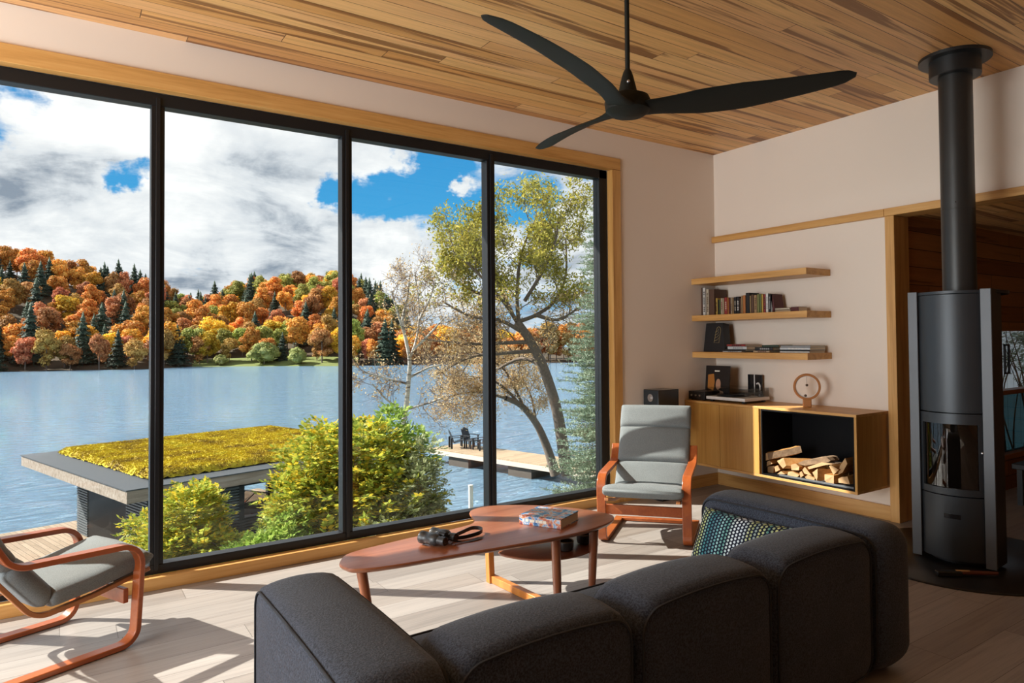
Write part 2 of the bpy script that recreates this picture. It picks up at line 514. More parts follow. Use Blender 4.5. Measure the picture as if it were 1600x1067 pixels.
def dup(root, loc, rotz, label=None, group=None):
    def cp(o, p):
        c = o.copy(); COL.objects.link(c); c.parent = p
        for ch in list(o.children): cp(ch, c)
        return c
    r = root.copy(); COL.objects.link(r); r.location = loc; r.rotation_euler = (0, 0, rotz)
    for ch in list(root.children): cp(ch, r)
    if label: r['label'] = label
    if group: r['group'] = group
    return r
def catmull(pts, n=8, closed=False):
    P = [Vector(p) for p in pts]; out = []; m = len(P)
    for i in range(m if closed else m - 1):
        p0 = P[(i - 1) % m] if closed or i > 0 else P[0]; p1 = P[i]; p2 = P[(i + 1) % m]
        p3 = P[(i + 2) % m] if closed or i + 2 < m else P[-1]
        for k in range(n):
            t = k / n
            out.append(.5 * ((2 * p1) + (p2 - p0) * t + (2 * p0 - 5 * p1 + 4 * p2 - p3) * t * t + (3 * p1 - p0 - 3 * p2 + p3) * t ** 3))
    if not closed: out.append(P[-1])
    return out
def fillet(path, n=6):
    """path of (y,z,r) corners -> rounded polyline of (y,z)"""
    out = []
    for i, (y, z, r_) in enumerate(path):
        p = Vector((y, z))
        if i == 0 or i == len(path) - 1 or r_ == 0: out.append((y, z)); continue
        a = Vector(path[i - 1][:2]) - p; b = Vector(path[i + 1][:2]) - p
        la, lb = a.length, b.length; a.normalize(); b.normalize()
        ang = math.acos(max(-1, min(1, a.dot(b))))
        d = min(r_ / math.tan(ang / 2), la * .49, lb * .49); rr = d * math.tan(ang / 2)
        c = p + (a + b).normalized() * (rr / math.sin(ang / 2))
        s0 = p + a * d - c; s1 = p + b * d - c
        t0 = math.atan2(s0.y, s0.x); t1 = math.atan2(s1.y, s1.x)
        dt = (t1 - t0 + math.pi) % (2 * math.pi) - math.pi
        for k in range(n + 1):
            t = t0 + dt * k / n
            out.append((c.x + rr * math.cos(t), c.y + rr * math.sin(t)))
    return out
def rrect(a0, b0, a1, b1, r_, n=6, arch=0.):
    """rounded rectangle outline in 2-D, bulging upward by arch"""
    out = []
    for cx, cy, t0 in ((a1 - r_, b0 + r_, -90), (a1 - r_, b1 - r_, 0), (a0 + r_, b1 - r_, 90), (a0 + r_, b0 + r_, 180)):
        for k in range(n + 1):
            t = math.radians(t0 + 90 * k / n)
            out.append((cx + r_ * math.cos(t), cy + r_ * math.sin(t)))
    # densify the straight runs
    res = []
    for i, p in enumerate(out):
        q = out[(i + 1) % len(out)]
        L_ = math.hypot(q[0] - p[0], q[1] - p[1]); m = max(1, int(L_ / .05))
        for k in range(m): res.append((p[0] + (q[0] - p[0]) * k / m, p[1] + (q[1] - p[1]) * k / m))
    if arch:
        mid, half = (a0 + a1) / 2, (a1 - a0) / 2
        res = [(a, b + arch * (1 - ((a - mid) / half) ** 2) * max(0, (b - b0) / (b1 - b0))) for a, b in res]
    return res
def puff(outline, t0, t1, axis, inset=.03, bulge=.015, cap=.02, nt=9, ncap=5):
    """upholstered block: an outline carried across its thickness, soft edges, swollen faces"""
    mb = MB(); m = len(outline)
    ca = sum(p[0] for p in outline) / m; cb_ = sum(p[1] for p in outline) / m
    def P(a, b, h):
        return (h, a, b) if axis == 0 else ((a, h, b) if axis == 1 else (a, b, h))
    vs = []; rings = 0
    mid, half = (t0 + t1) / 2, (t1 - t0) / 2
    def nrm(i):
        a = outline[i - 1]; b = outline[(i + 1) % m]
        dx, dy = b[0] - a[0], b[1] - a[1]; l = math.hypot(dx, dy) or 1
        return dy / l, -dx / l
    NR = [nrm(i) for i in range(m)]
    def ring(h, off, k):
        nonlocal rings
        for i, (a, b) in enumerate(outline):
            nx, ny = NR[i]
            a2, b2 = a + nx * off, b + ny * off
            vs.append(P(ca + (a2 - ca) * k, cb_ + (b2 - cb_) * k, h))
        rings += 1
    e = inset
    for j in range(ncap, 0, -1):
        k = 1 - j / (ncap + .25)
        ring(t0 - cap * (1 - k * k), -e, k)
    ring(t0, -e * .85, 1.)
    for j in range(nt):
        w = -1 + 2 * j / (nt - 1)
        hh = mid + w * (half - e * .35)
        ring(hh, bulge * (1 - w * w) - e * .12 * (abs(w) > .95), 1.)
    ring(t1, -e * .85, 1.)
    for j in range(1, ncap + 1):
        k = 1 - j / (ncap + .25)
        ring(t1 + cap * (1 - k * k), -e, k)
    fs = []
    for j in range(rings - 1):
        for i in range(m):
            k = (i + 1) % m
            fs.append((j * m + i, j * m + k, (j + 1) * m + k, (j + 1) * m + i))
    fs.append(tuple(range(m))[::-1]); fs.append(tuple((rings - 1) * m + i for i in range(m)))
    return mb.add(vs, fs)

# ------------------------------------------------------------------ the room
W_Y, B_X, C_Z = 4.6, 5.13, 3.18
XL, YB = -2.7, -2.8
def box_struct(name, b, m, label, bevel=0.):
    return struct(name, MB().box(*b), m, bevel=bevel, label=label)
box_struct('floor', (XL - .2, YB - .2, -.12, 9.4, W_Y + .16, 0), M['floor'], 'grey brown oak board floor with sun patches')
box_struct('ceiling', (XL - .2, YB - .2, C_Z, B_X + .15, W_Y + .2, C_Z + .12), M['ceiling'], 'warm wooden board ceiling of the living room')
box_struct('roof_eave', (XL - 1.2, W_Y + .2, 3.42, 9.6, W_Y + 1.24, 3.62), M['cladding'], 'roof eave outside above the big window')
box_struct('roof', (XL - 1.2, YB - .4, 3.42, 9.6, W_Y + .2, 3.62), M['black'], 'flat roof above the ceilings')
mb = MB()
mb.box(XL - .2, W_Y, 2.88, B_X + .15, W_Y + .2, 3.42)
mb.box(3.86, W_Y, 0, B_X + .15, W_Y + .2, 2.88)
mb.box(XL - .2, W_Y, 0, -1.85, W_Y + .2, 2.88)
mb.box(XL - .2, W_Y, -.12, B_X + .15, W_Y + .2, .0)
struct('wall_window', mb, M['wall'], label='off-white plaster wall around the big lake window')
mb = MB()
mb.box(B_X, 2.86, 0, B_X + .15, W_Y, 2.33)
mb.box(B_X, YB, 2.33, B_X + .15, W_Y, 3.42)
mb.box(B_X, YB, 0, B_X + .15, -.7, 2.33)
struct('wall_back', mb, M['wall'], label='off-white plaster wall behind the floating shelves')
mb = MB()
mb.box(XL - .2, YB - .2, 0, XL, 1.4, 3.42); mb.box(XL - .2, 4.3, 0, XL, W_Y, 3.42); mb.box(XL - .2, 1.4, 2.88, XL, 4.3, 3.42); mb.box(XL - .2, 1.4, 0, XL, 4.3, .1)
struct('wall_left', mb, M['wall'], label='off-white plaster side wall around its glazing')
win3 = thing('window_3', 'unseen glazed side wall, added for its light', 'window', (XL - .1, 1, 0), kind='structure')  # unseen glazing, added with the fill lamp to raise the room's brightness
mb = MB()
for y in (1.4, 2.82, 4.24): mb.box(XL - .14, y, .1, XL - .06, y + .06, 2.88)
mb.box(XL - .14, 1.4, .1, XL - .06, 4.3, .16); mb.box(XL - .14, 1.4, 2.82, XL - .06, 4.3, 2.88)
obj('window_frame', mb, M['frame_black'], win3, True)
for y in (1.46, 2.88): obj('pane', MB().box(XL - .103, y, .16, XL - .097, y + 1.36, 2.82), M['glass'], win3, True)
box_struct('wall_rear', (XL, YB - .2, 0, 9.4, YB, 3.42), M['cladding'], 'wood board rear wall out of the photo')
# room beyond the opening
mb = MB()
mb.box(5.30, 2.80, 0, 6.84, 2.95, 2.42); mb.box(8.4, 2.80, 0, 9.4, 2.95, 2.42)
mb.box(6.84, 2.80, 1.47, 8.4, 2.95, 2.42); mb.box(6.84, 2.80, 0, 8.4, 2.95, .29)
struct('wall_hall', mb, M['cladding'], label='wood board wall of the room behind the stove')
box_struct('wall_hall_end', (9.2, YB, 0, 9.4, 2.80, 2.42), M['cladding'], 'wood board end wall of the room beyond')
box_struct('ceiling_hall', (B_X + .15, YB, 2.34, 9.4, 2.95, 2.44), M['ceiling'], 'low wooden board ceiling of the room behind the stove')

# casings of the big window, all oak
def trim(i, b, m, label, bevel=.003): return box_struct('trim_%d' % i, b, m, label, bevel)
trim(1, (-1.95, W_Y - .014, 2.866, 3.93, W_Y + .06, 2.966), M['oak_x'], 'oak casing along the head of the big window')
trim(2, (3.836, W_Y - .014, .0, 3.93, W_Y + .06, 2.864), M['oak_z'], 'oak casing on the shelf side of the big window')
trim(3, (-1.95, W_Y - .014, .0, 3.834, W_Y + .06, .07), M['oak_x'], 'oak sill strip under the big window')
trim(4, (-1.95, W_Y - .014, .07, -1.86, W_Y + .06, 2.864), M['oak_z'], 'oak casing on the far side of the big window')
trim(5, (5.085, -.7, 2.318, B_X + .15, 2.86, 2.376), M['oak_y'], 'oak lintel strip over the opening beside the stove')
trim(6, (5.085, 2.862, 2.318, B_X, W_Y, 2.376), M['oak_y'], 'oak strip running across the wall above the shelves')
trim(7, (5.09, 2.785, 0, 5.30, 2.858, 2.317), M['oak_z'], 'oak post at the edge of the opening')
struct('baseboard_back', MB().box(5.112, 2.86, 0, B_X, W_Y, .11), M['oak_y'], label='oak baseboard under the floating cabinet')
struct('baseboard_window', MB().box(3.932, W_Y - .018, 0, 5.11, W_Y, .11), M['oak_x'], label='oak baseboard beside the big window')

# the big window: outer frame, mullions, panes
win = thing('window_1', 'black framed wall of glass looking over the lake', 'window', (1, W_Y + .1, 0), kind='structure')
FX0, FX1, FZ0, FZ1 = -1.85, 3.834, .069, 2.864
fy0, fy1 = W_Y + .060, W_Y + .15
mb = MB()
mb.box(FX0, fy0, FZ1 - .075, FX1, fy1, FZ1); mb.box(FX0, fy0, FZ0, FX1, fy1, FZ0 + .055)
mb.box(FX0, fy0, FZ0, FX0 + .085, fy1, FZ1); mb.box(FX1 - .085, fy0, FZ0, FX1, fy1, FZ1)
obj('window_frame', mb, M['frame_black'], win, True, .004)
mull = (-.668, .447, 1.559, 2.677)
for x in mull:
    mb = MB(); mb.box(x - .034, fy0, FZ0 + .055, x + .034, fy1, FZ1 - .075)
    mb.box(x - .012, fy0 - .012, FZ0 + .02, x + .012, fy0, FZ1 - .03)
    obj('mullion', mb, M['frame_black'], win, True, .003)
xs = [FX0 + .085] + [q for x in mull for q in (x - .034, x + .034)] + [FX1 - .085]
for i in range(0, len(xs), 2):
    mb = MB().box(xs[i], fy0 + .035, FZ0 + .05, xs[i + 1], fy0 + .041, FZ1 - .07)
    obj('pane', mb, M['glass'], win, True)
# the small window of the room beyond
win2 = thing('window_2', 'window with teal lower panel in the wood board wall behind the stove', 'window', (7.6, 2.86, 0), kind='structure')
mb = MB()
mb.box(6.84, 2.785, .86, 8.4, 2.90, .90); mb.box(6.84, 2.785, .28, 8.4, 2.90, .32); mb.box(6.84, 2.785, 1.44, 8.4, 2.90, 1.475); mb.box(6.80, 2.785, .28, 6.84, 2.90, 1.475)
obj('window_frame', mb, M['cladding'], win2, True)
obj('pane', MB().box(6.84, 2.86, .90, 8.4, 2.866, 1.44), M['glass'], win2, True)
obj('lower_panel', MB().box(6.84, 2.855, .32, 8.4, 2.87, .86), M['teal_glass'], win2, True, label='teal lower panel')

# ------------------------------------------------------------------ sofa
sofa = thing('sofa', 'low charcoal wool sofa with its back to the camera', 'sofa', (1.7, 2.05, 0))
def piped(parent_obj, outline, h, axis, e=.02):
    def P(a, b): return (h, a, b) if axis == 0 else ((a, h, b) if axis == 1 else (a, b, h))
    n = len(outline); pts = []
    for i, (a, b) in enumerate(outline):
        p, q = outline[i - 1], outline[(i + 1) % n]
        dx, dy = q[0] - p[0], q[1] - p[1]; l = math.hypot(dx, dy) or 1
        pts.append(P(a - dy / l * e, b + dx / l * e))
    return obj('piping', MB().tube(pts, .0045, 6, closed=True), M['sofa_pipe'], parent_obj, True, smooth=60)
def sofa_block(name, outline, t0, t1, axis, inset=.026, bulge=.014, cap=.012):
    o = obj(name, puff(outline, t0, t1, axis, inset, bulge, cap), M['sofa'], sofa, True, smooth=60)
    for h in (t0, t1): piped(o, outline, h + (.001 if h == t1 else -.001), axis, inset * .62)
    return o
SY0, SY1 = 1.57, 2.52
arm_out = rrect(SY0 - .02, .035, SY1, .598, .085, 7, .008)
sofa_block('armrest', arm_out, .528, .775, 0)
sofa_block('armrest', arm_out, 2.672, 2.905, 0)
for x0, x1 in ((.785, 1.388), (1.402, 2.030), (2.044, 2.664)):
    sofa_block('back_module', rrect(x0, .035, x1, .588, .085, 7, .022), SY0 + .005, 1.825, 1, .026, .012, .014)
for x0, x1 in ((.785, 1.715), (1.725, 2.664)):
    sofa_block('seat_cushion', rrect(x0, 1.845, x1, 2.515, .06, 5), .14, .285, 2, .03, .012, .016)
obj('base', MB().box(.80, 1.85, .06, 2.65, 2.48, .13), M['sofa'], sofa, True, .02)
for x in (.60, 2.83):
    for y in (1.66, 2.42): obj('leg', MB().box(x - .03, y - .03, 0, x + .03, y + .03, .06), M['black'], sofa, True, .004)
obj('fabric_tag', MB().box(2.905, 1.66, .20, 2.921, 1.664, .245), M['black'], sofa, True)

# ------------------------------------------------------------------ pillow
def m_weave():
    t = NT('woven dots'); o = t.obj(); s = t.sep(o)
    cw = .019
    cx = t.math('DIVIDE', t.math('ADD', s[0], 5.0), cw)
    ci = t.math('FLOOR', cx); fx = t.math('SUBTRACT', t.math('FRACT', cx), .5)
    rw = .0165
    off = t.math('MULTIPLY', t.math('MODULO', ci, 2.), .5)
    ry = t.math('ADD', t.math('DIVIDE', t.math('ADD', s[1], 5.0), rw), off)
    fy = t.math('SUBTRACT', t.math('FRACT', ry), .5)
    d = t.math('SQRT', t.math('ADD', t.math('MULTIPLY', fx, fx), t.math('MULTIPLY', t.math('MULTIPLY', fy, fy), .8)))
    k = t.math('FRACT', t.math('DIVIDE', t.math('ADD', ci, .5), 31.))
    x01 = t.math('DIVIDE', t.math('ADD', s[0], .27), .54)
    col = t.ramp(x01, [(.0, (.42, .46, .10)), (.07, (.30, .36, .30)), (.12, (.50, .55, .08)), (.17, (.02, .26, .27)), (.25, (.01, .14, .20)), (.33, (.25, .55, .58)), (.4, (.02, .26, .22)),
                       (.46, (.75, .85, .88)), (.52, (.70, .80, .90)), (.58, (.45, .55, .62)), (.63, (.42, .45, .04)), (.68, (.25, .35, .40)), (.74, (.5, .52, .06)), (.80, (.06, .26, .26)), (.86, (.55, .56, .08)), (.93, (.10, .25, .28)), (1., (.45, .48, .08))])
    col = t.mix(t.math('MULTIPLY', t.white(t.comb(ci, 1., 2.))[0], .22), col, (.85, .92, .95))
    f = t.new('ShaderNodeMapRange', interpolation_type='SMOOTHSTEP'); t.L.new(d, f.inputs[0]); f.inputs[1].default_value = .27; f.inputs[2].default_value = .37
    c = t.mix(f.outputs[0], col, (.008, .012, .03))
    t.principled(c, .85, 0., t.bump(t.math('SUBTRACT', 1., d), .5, .004), .2)
    return t.m
M['weave'] = m_weave()
def pillow_mesh():
    me = MB(); nx, ny = 26, 16; w, h, th = .27, .135, .06
    for s in (1, -1):
        vs = []; fs = []
        for j in range(ny + 1):
            for i in range(nx + 1):
                a, b = -1 + 2 * i / nx, -1 + 2 * j / ny
                k = max(0, (1 - a ** 4) * (1 - b ** 4)) ** .5
                vs.append((w * a * (1 - .05 * (1 - b * b)), h * b * (1 - .06 * (1 - a * a)), s * th * k))
        for j in range(ny):
            for i in range(nx): fs.append((j * (nx + 1) + i, j * (nx + 1) + i + 1, (j + 1) * (nx + 1) + i + 1, (j + 1) * (nx + 1) + i))
        me.add(vs, fs)
    return me
pl = obj('lumbar_pillow', pillow_mesh(), M['weave'], smooth=60)
tag(pl, 'small green, blue and white woven dot pillow leaning in the sofa corner', 'pillow')
ex = Vector((0.02, -1., .0)).normalized(); ey = Vector((.11, 0., .23)).normalized(); ez = ex.cross(ey).normalized(); ey = ez.cross(ex)
pl.matrix_world = Matrix(((ex.x, ey.x, ez.x, 2.575), (ex.y, ey.y, ez.y, 2.175), (ex.z, ey.z, ez.z, .432), (0, 0, 0, 1)))

# ------------------------------------------------------------------ coffee table and what lies on it
TZ = .42
tb = thing('coffee_table', 'boomerang shaped teak coffee table in front of the window', 'table', (1.8, 3.1, 0))
outl = [(0.999, 3.102), (1.0, 3.046), (1.02, 2.994), (1.091, 2.954), (1.228, 2.926), (1.428, 2.907), (1.75, 2.869), (1.987, 2.847), (2.198, 2.857), (2.379, 2.903), (2.473, 2.974), (2.497, 3.046),
        (2.462, 3.199), (2.36, 3.378), (2.229, 3.528), (2.066, 3.629), (1.961, 3.623), (1.893, 3.567), (1.851, 3.458), (1.82, 3.376), (1.762, 3.328), (1.623, 3.302), (1.44, 3.294), (1.262, 3.268), (1.125, 3.243), (1.05, 3.198)]
def slab_edge(outline, z0, z1, e):
    pts = [(p.x, p.y) for p in catmull([(a, b, 0) for a, b in outline], 5, True)]
    n = len(pts); mb = MB(); vs = []; rings = 0
    A = sum(pts[i][0] * pts[(i + 1) % n][1] - pts[(i + 1) % n][0] * pts[i][1] for i in range(n))
    sg = 1 if A > 0 else -1
    for off, z in ((-e * 2.2, z0), (-e * .9, z0 + e * .35), (-.1 * e, z0 + (z1 - z0) * .55), (0, z1 - e * .55), (-e * .25, z1 - e * .12), (-e * .7, z1)):
        for i in range(n):
            a, b = pts[i - 1], pts[(i + 1) % n]
            dx, dy = b[0] - a[0], b[1] - a[1]; l = math.hypot(dx, dy) or 1
            vs.append((pts[i][0] + sg * dy / l * off, pts[i][1] - sg * dx / l * off, z))
        rings += 1
    fs = [(j * n + i, j * n + (i + 1) % n, (j + 1) * n + (i + 1) % n, (j + 1) * n + i) for j in range(rings - 1) for i in range(n)]
    fs.append(tuple(range(n))[::-1]); fs.append(tuple((rings - 1) * n + i for i in range(n)))
    return mb.add(vs, fs)
obj('tabletop', slab_edge(outl, TZ - .026, TZ, .012), M['teak_x'], tb, True, smooth=40)
def taper_leg(p0, p1, r0, r1):
    return MB().tube([p0, (Vector(p0) + Vector(p1)) / 2, p1], [r0, (r0 + r1) / 2 * 1.05, r1], 10)
obj('leg', taper_leg((1.075, 3.035, TZ - .027), (1.13, 3.0, 0), .024, .015), M['teak_z'], tb, True, smooth=50)
obj('leg', taper_leg((2.03, 2.905, TZ - .027), (2.06, 2.93, 0), .025, .018), M['teak_z'], tb, True, smooth=50)
obj('leg', taper_leg((2.285, 2.915, TZ - .027), (2.29, 2.95, 0), .025, .017), M['teak_z'], tb, True, smooth=50)
obj('leg', MB().box(-.018, -.022, 0, .018, .022, .41, Matrix.Translation((2.02, 3.55, -.01)) @ Matrix.Rotation(math.radians(-4), 4, 'X')), M['orange_teak'], tb, True, .004)
mb = MB()
a, b = Vector((2.03, 3.555, .018)), Vector((2.06, 2.95, .018)); d = (b - a).normalized(); s_ = Vector((-d.y, d.x, 0)) * .019
mb.add([a + s_ + Vector((0, 0, -.018)), a - s_ + Vector((0, 0, -.018)), b - s_ + Vector((0, 0, -.018)), b + s_ + Vector((0, 0, -.018)), a + s_ + Vector((0, 0, .024)), a - s_ + Vector((0, 0, .024)), b - s_ + Vector((0, 0, .024)), b + s_ + Vector((0, 0, .024))],
       [(0, 3, 2, 1), (4, 5, 6, 7), (0, 1, 5, 4), (1, 2, 6, 5), (2, 3, 7, 6), (3, 0, 4, 7)])
obj('floor_runner', mb, M['orange_teak'], tb, True, .004)
sh = [(1.88, 3.22), (1.90, 3.10), (1.98, 2.99), (2.10, 2.93), (2.25, 2.93), (2.38, 3.0), (2.42, 3.10), (2.36, 3.22), (2.22, 3.29), (2.04, 3.30)]
obj('lower_shelf', slab_edge(sh, .262, .28, .009), M['teak_x'], tb, True, smooth=40)
def bowl(p, r_, h, label):
    prof = [(r_ * .62, 0), (r_ * .9, h * .12), (r_, h * .5), (r_, h), (r_ * .93, h), (r_ * .9, h * .5), (r_ * .6, h * .15), (.001, h * .13)]
    t = thing('bowl', label, 'bowl', p)
    obj('body', MB().lathe(prof, 28), m_flat('dark glazed stoneware', (.035, .028, .024), .3), t, smooth=50)
    obj('rim', MB().tube([(r_ * .965 * math.cos(x), r_ * .965 * math.sin(x), h) for x in np.linspace(0, 2 * math.pi, 28, endpoint=False)], .0035, 6, closed=True), m_flat('brown stoneware rim', (.14, .075, .035), .4), t, smooth=60)
bowl((2.33, 3.06, .281), .043, .052, 'dark stoneware bowl nearer the armchair on the table\'s lower shelf')
bowl((2.175, 3.02, .281), .043, .050, 'dark stoneware bowl half hidden behind a table leg on the lower shelf')

# hardback lying on the table
def m_cover():
    t = NT('blue picture cover'); o = t.obj()
    n = t.noise(o, 22, 5, .6, .6)
    c = t.ramp(n, [(.30, (.02, .07, .22)), (.44, (.04, .20, .46)), (.5, (.45, .52, .62)), (.54, (.62, .24, .08)), (.62, (.32, .06, .07)), (.7, (.06, .05, .14))])
    t.principled(c, .22, 0., None, .5); return t.m
M['cover_pic'] = m_cover()
bt = thing('book', 'thick blue and red picture-covered book lying on the coffee table', 'book', (2.13, 3.105, TZ), math.radians(-63))
mb = MB(); L2, W2, H2 = .125, .105, .05
mb.box(-L2, -W2, 0, L2, W2, .004); mb.box(-L2, -W2, H2 - .004, L2, W2, H2); mb.box(-L2, -W2, .0, L2, -W2 + .006, H2)
obj('cover', mb, M['cover_pic'], bt, bevel=.001)
obj('page_block', MB().box(-L2 + .004, -W2 + .006, .004, L2 - .004, W2 - .004, H2 - .004), M['paper'], bt)
mb = MB()
for i, (x, w) in enumerate(((-.105, .012), (-.088, .02), (-.062, .03), (-.026, .014), (-.008, .024), (.02, .018))):
    mb.box(x, -W2 - .0006, .018, x + w, -W2, .032)
obj('spine_lettering', mb, m_flat('pale print', (.75, .72, .62), .5), bt)

# binoculars
bn = thing('binoculars', 'black binoculars with neck strap on the narrow end of the coffee table', 'binoculars', (1.475, 3.095, TZ), math.radians(-68))
# local +x: towards the eyepieces
def barrel(y):
    T = Matrix.Translation((0, y, .034)) @ Matrix.Rotation(math.pi / 2, 4, 'Y')
    prof = [(.026, -.075), (.030, -.073), (.030, -.05), (.027, -.046), (.027, -.015), (.029, -.012), (.029, .02), (.022, .032), (.0185, .036), (.0185, .052), (.0205, .054), (.0205, .078), (.017, .080)]
    o = obj('barrel', MB().lathe(prof, 24, T), m_flat('rubber armour', (.03, .032, .034), .38), bn, smooth=40)
    obj('eyepiece_lens', MB().lathe([(.0001, .0805), (.0165, .0808)], 20, T), M['gloss_black'], o)
    obj('front_lens', MB().lathe([(.0255, -.0755), (.0001, -.077)], 20, T), M['gloss_black'], o)
barrel(-.038); barrel(.038)
obj('bridge', MB().box(-.03, -.03, .036, .03, .03, .052).box(.036, -.03, .038, .048, .03, .05), m_flat('rubber armour', (.03, .032, .034), .38), bn, bevel=.004)
obj('focus_wheel', MB().lathe([(.013, -.02), (.015, -.018), (.015, .018), (.013, .02)], 20, Matrix.Translation((.03, 0, .05)) @ Matrix.Rotation(math.pi / 2, 4, 'Y')), M['black'], bn, smooth=40)
def strap_pts(loop, w, th):
    mb = MB(); P = [Vector(p) for p in loop]; vs = []; m = len(P)
    for i, p in enumerate(P):
        d = (P[min(i + 1, m - 1)] - P[max(i - 1, 0)]); d.z = 0; d.normalize(); s = Vector((-d.y, d.x, 0)) * th / 2
        vs += [p + s + Vector((0, 0, -w / 2)), p - s + Vector((0, 0, -w / 2)), p - s + Vector((0, 0, w / 2)), p + s + Vector((0, 0, w / 2))]
    fs = [(0, 1, 2, 3), tuple((m - 1) * 4 + k for k in range(4))] + [(i * 4 + k, i * 4 + (k + 1) % 4, (i + 1) * 4 + (k + 1) % 4, (i + 1) * 4 + k) for i in range(m - 1) for k in range(4)]
    return mb.add(vs, fs)
INVB = XF[bn.name].inverted()
def bl_(x, y, z): return INVB @ Vector((x, y, z))
lp = [bl_(*p) for p in ((1.53, 3.10, TZ + .03), (1.56, 3.10, TZ + .014), (1.62, 3.09, TZ + .012), (1.70, 3.095, TZ + .018), (1.735, 3.14, TZ + .022), (1.70, 3.175, TZ + .024), (1.63, 3.16, TZ + .016), (1.565, 3.14, TZ + .014), (1.50, 3.15, TZ + .04))]
obj('neck_strap', strap_pts(catmull(lp, 6), .018, .004), M['black'], bn, smooth=50)
lp = [bl_(*p) for p in ((1.53, 3.07, TZ + .02), (1.57, 3.045, TZ + .003), (1.63, 3.04, TZ + .003), (1.69, 3.06, TZ + .004))]
obj('strap_pad', MB().grid(lambda u, v: tuple(Vector(catmull(lp, 8)[min(24, int(round(u * 24)))]) + Vector(((v - .5) * .028, (v - .5) * .02, .002))), 25, 3), m_flat('strap webbing', (.03, .03, .03), .6), bn, smooth=60)

# ------------------------------------------------------------------ bentwood armchairs (local +y faces forward, x across)
def armchair(label, loc, rotz):
    t = thing('armchair', label, 'armchair', loc, rotz, 'bentwood armchairs by the window')
    hw = .29
    for s in (-1, 1):
        p = fillet([(-.37, .014, 0), (.285, .014, .075), (.312, .462, .09), (-.20, .482, .10), (-.265, .60, 0)], 8)
        obj('side_frame', MB().ribbon(p, .062, .024, s * hw), M['bent'], t, bevel=.004)
        q = fillet([(-.455, .845, 0), (-.285, .50, .3), (-.095, .235, .10), (.14, .268, .5), (.375, .32, 0)], 10)
        obj('seat_rail', MB().ribbon(q, .028, .02, s * (hw - .05)), m_flat('pale bent edge', (.40, .15, .045), .4), t, bevel=.003)
    obj('front_stretcher', MB().box(-hw + .02, .245, .195, hw - .02, .268, .262), M['bent'], t, bevel=.003)
    obj('floor_stretcher', MB().box(-hw + .03, -.37, .004, hw - .03, -.315, .027), M['bent'], t, bevel=.003)
    obj('back_slat', MB().box(-hw + .05, -.385, .60, hw - .05, -.37, .66), M['bent'], t, bevel=.003)
    # the cushion: one continuous pad following the rails
    cp = fillet([(-.443, .858, 0), (-.27, .508, .25), (-.08, .255, .10), (.14, .285, .4), (.392, .34, 0)], 8)
    P = [Vector(p) for p in cp]
    # resample evenly
    cum = [0]
    for i in range(1, len(P)): cum.append(cum[-1] + (P[i] - P[i - 1]).length)
    LEN = cum[-1]
    def pos(sv):
        sv = max(0, min(LEN, sv))
        for i in range(1, len(P)):
            if cum[i] >= sv:
                k = (sv - cum[i - 1]) / max(1e-9, cum[i] - cum[i - 1]); return P[i - 1].lerp(P[i], k)
        return P[-1]
    def pad(s0, s1, th, wdt, lift=0., ns=14, edge=.035):
        mb = MB(); rings = []; sec = 20
        vs = []
        for j in range(ns + 1):
            w = j / ns; sv = s0 + (s1 - s0) * w
            p = pos(sv); d = (pos(sv + .02) - pos(sv - .02)).normalized(); n = Vector((-d.y, d.x))
            # thickness falls off at each end
            a = min(w, 1 - w) * (s1 - s0); k = min(1, a / edge); k = math.sqrt(max(0, 1 - (1 - k) ** 2)) if k < 1 else 1
            k = .25 + .75 * k
            for i in range(sec):
                an = 2 * math.pi * i / sec
                ca, sa = math.cos(an), math.sin(an)
                x = wdt * (abs(ca) ** .28) * (1 if ca > 0 else -1) * (.97 + .03 * k)
                h = th / 2 * (abs(sa) ** .55) * (1 if sa > 0 else -1) * k
                h2 = h + (.012 * (1 - (x / wdt) ** 2) * k if sa > 0 else 0)
                c = p + n * (lift + th / 2 + h2)
                vs.append((x, c.x, c.y))
        fs = [(j * sec + i, j * sec + (i + 1) % sec, (j + 1) * sec + (i + 1) % sec, (j + 1) * sec + i) for j in range(ns) for i in range(sec)]
        fs.append(tuple(range(sec))[::-1]); fs.append(tuple(ns * sec + i for i in range(sec)))
        return mb.add(vs, fs)
    w = hw - .022
    cu = obj('cushion', pad(.17, LEN * .40, .095, w), M['grey_fabric'], t, smooth=70)
    obj('lower_back_pad', pad(LEN * .395, LEN * .615, .098, w), M['grey_fabric'], cu, smooth=70)
    obj('seat_pad', pad(LEN * .61, LEN + .0, .085, w + .005, 0., 18), M['grey_fabric'], cu, smooth=70)
    obj('headrest', pad(-.0, .19, .085, w + .002, .012, 12, .05), M['grey_fabric'], t, smooth=70)
    return t
def face(dx, dy): return math.atan2(-dx, dy)
armchair('grey cushioned bentwood armchair standing beside the cabinet, facing the room', (3.425, 3.715, 0), face(-.776, -.63))
armchair('grey cushioned bentwood armchair cut off by the photo edge, seen from the side', (-.095, 3.99, 0), face(.92, .39))

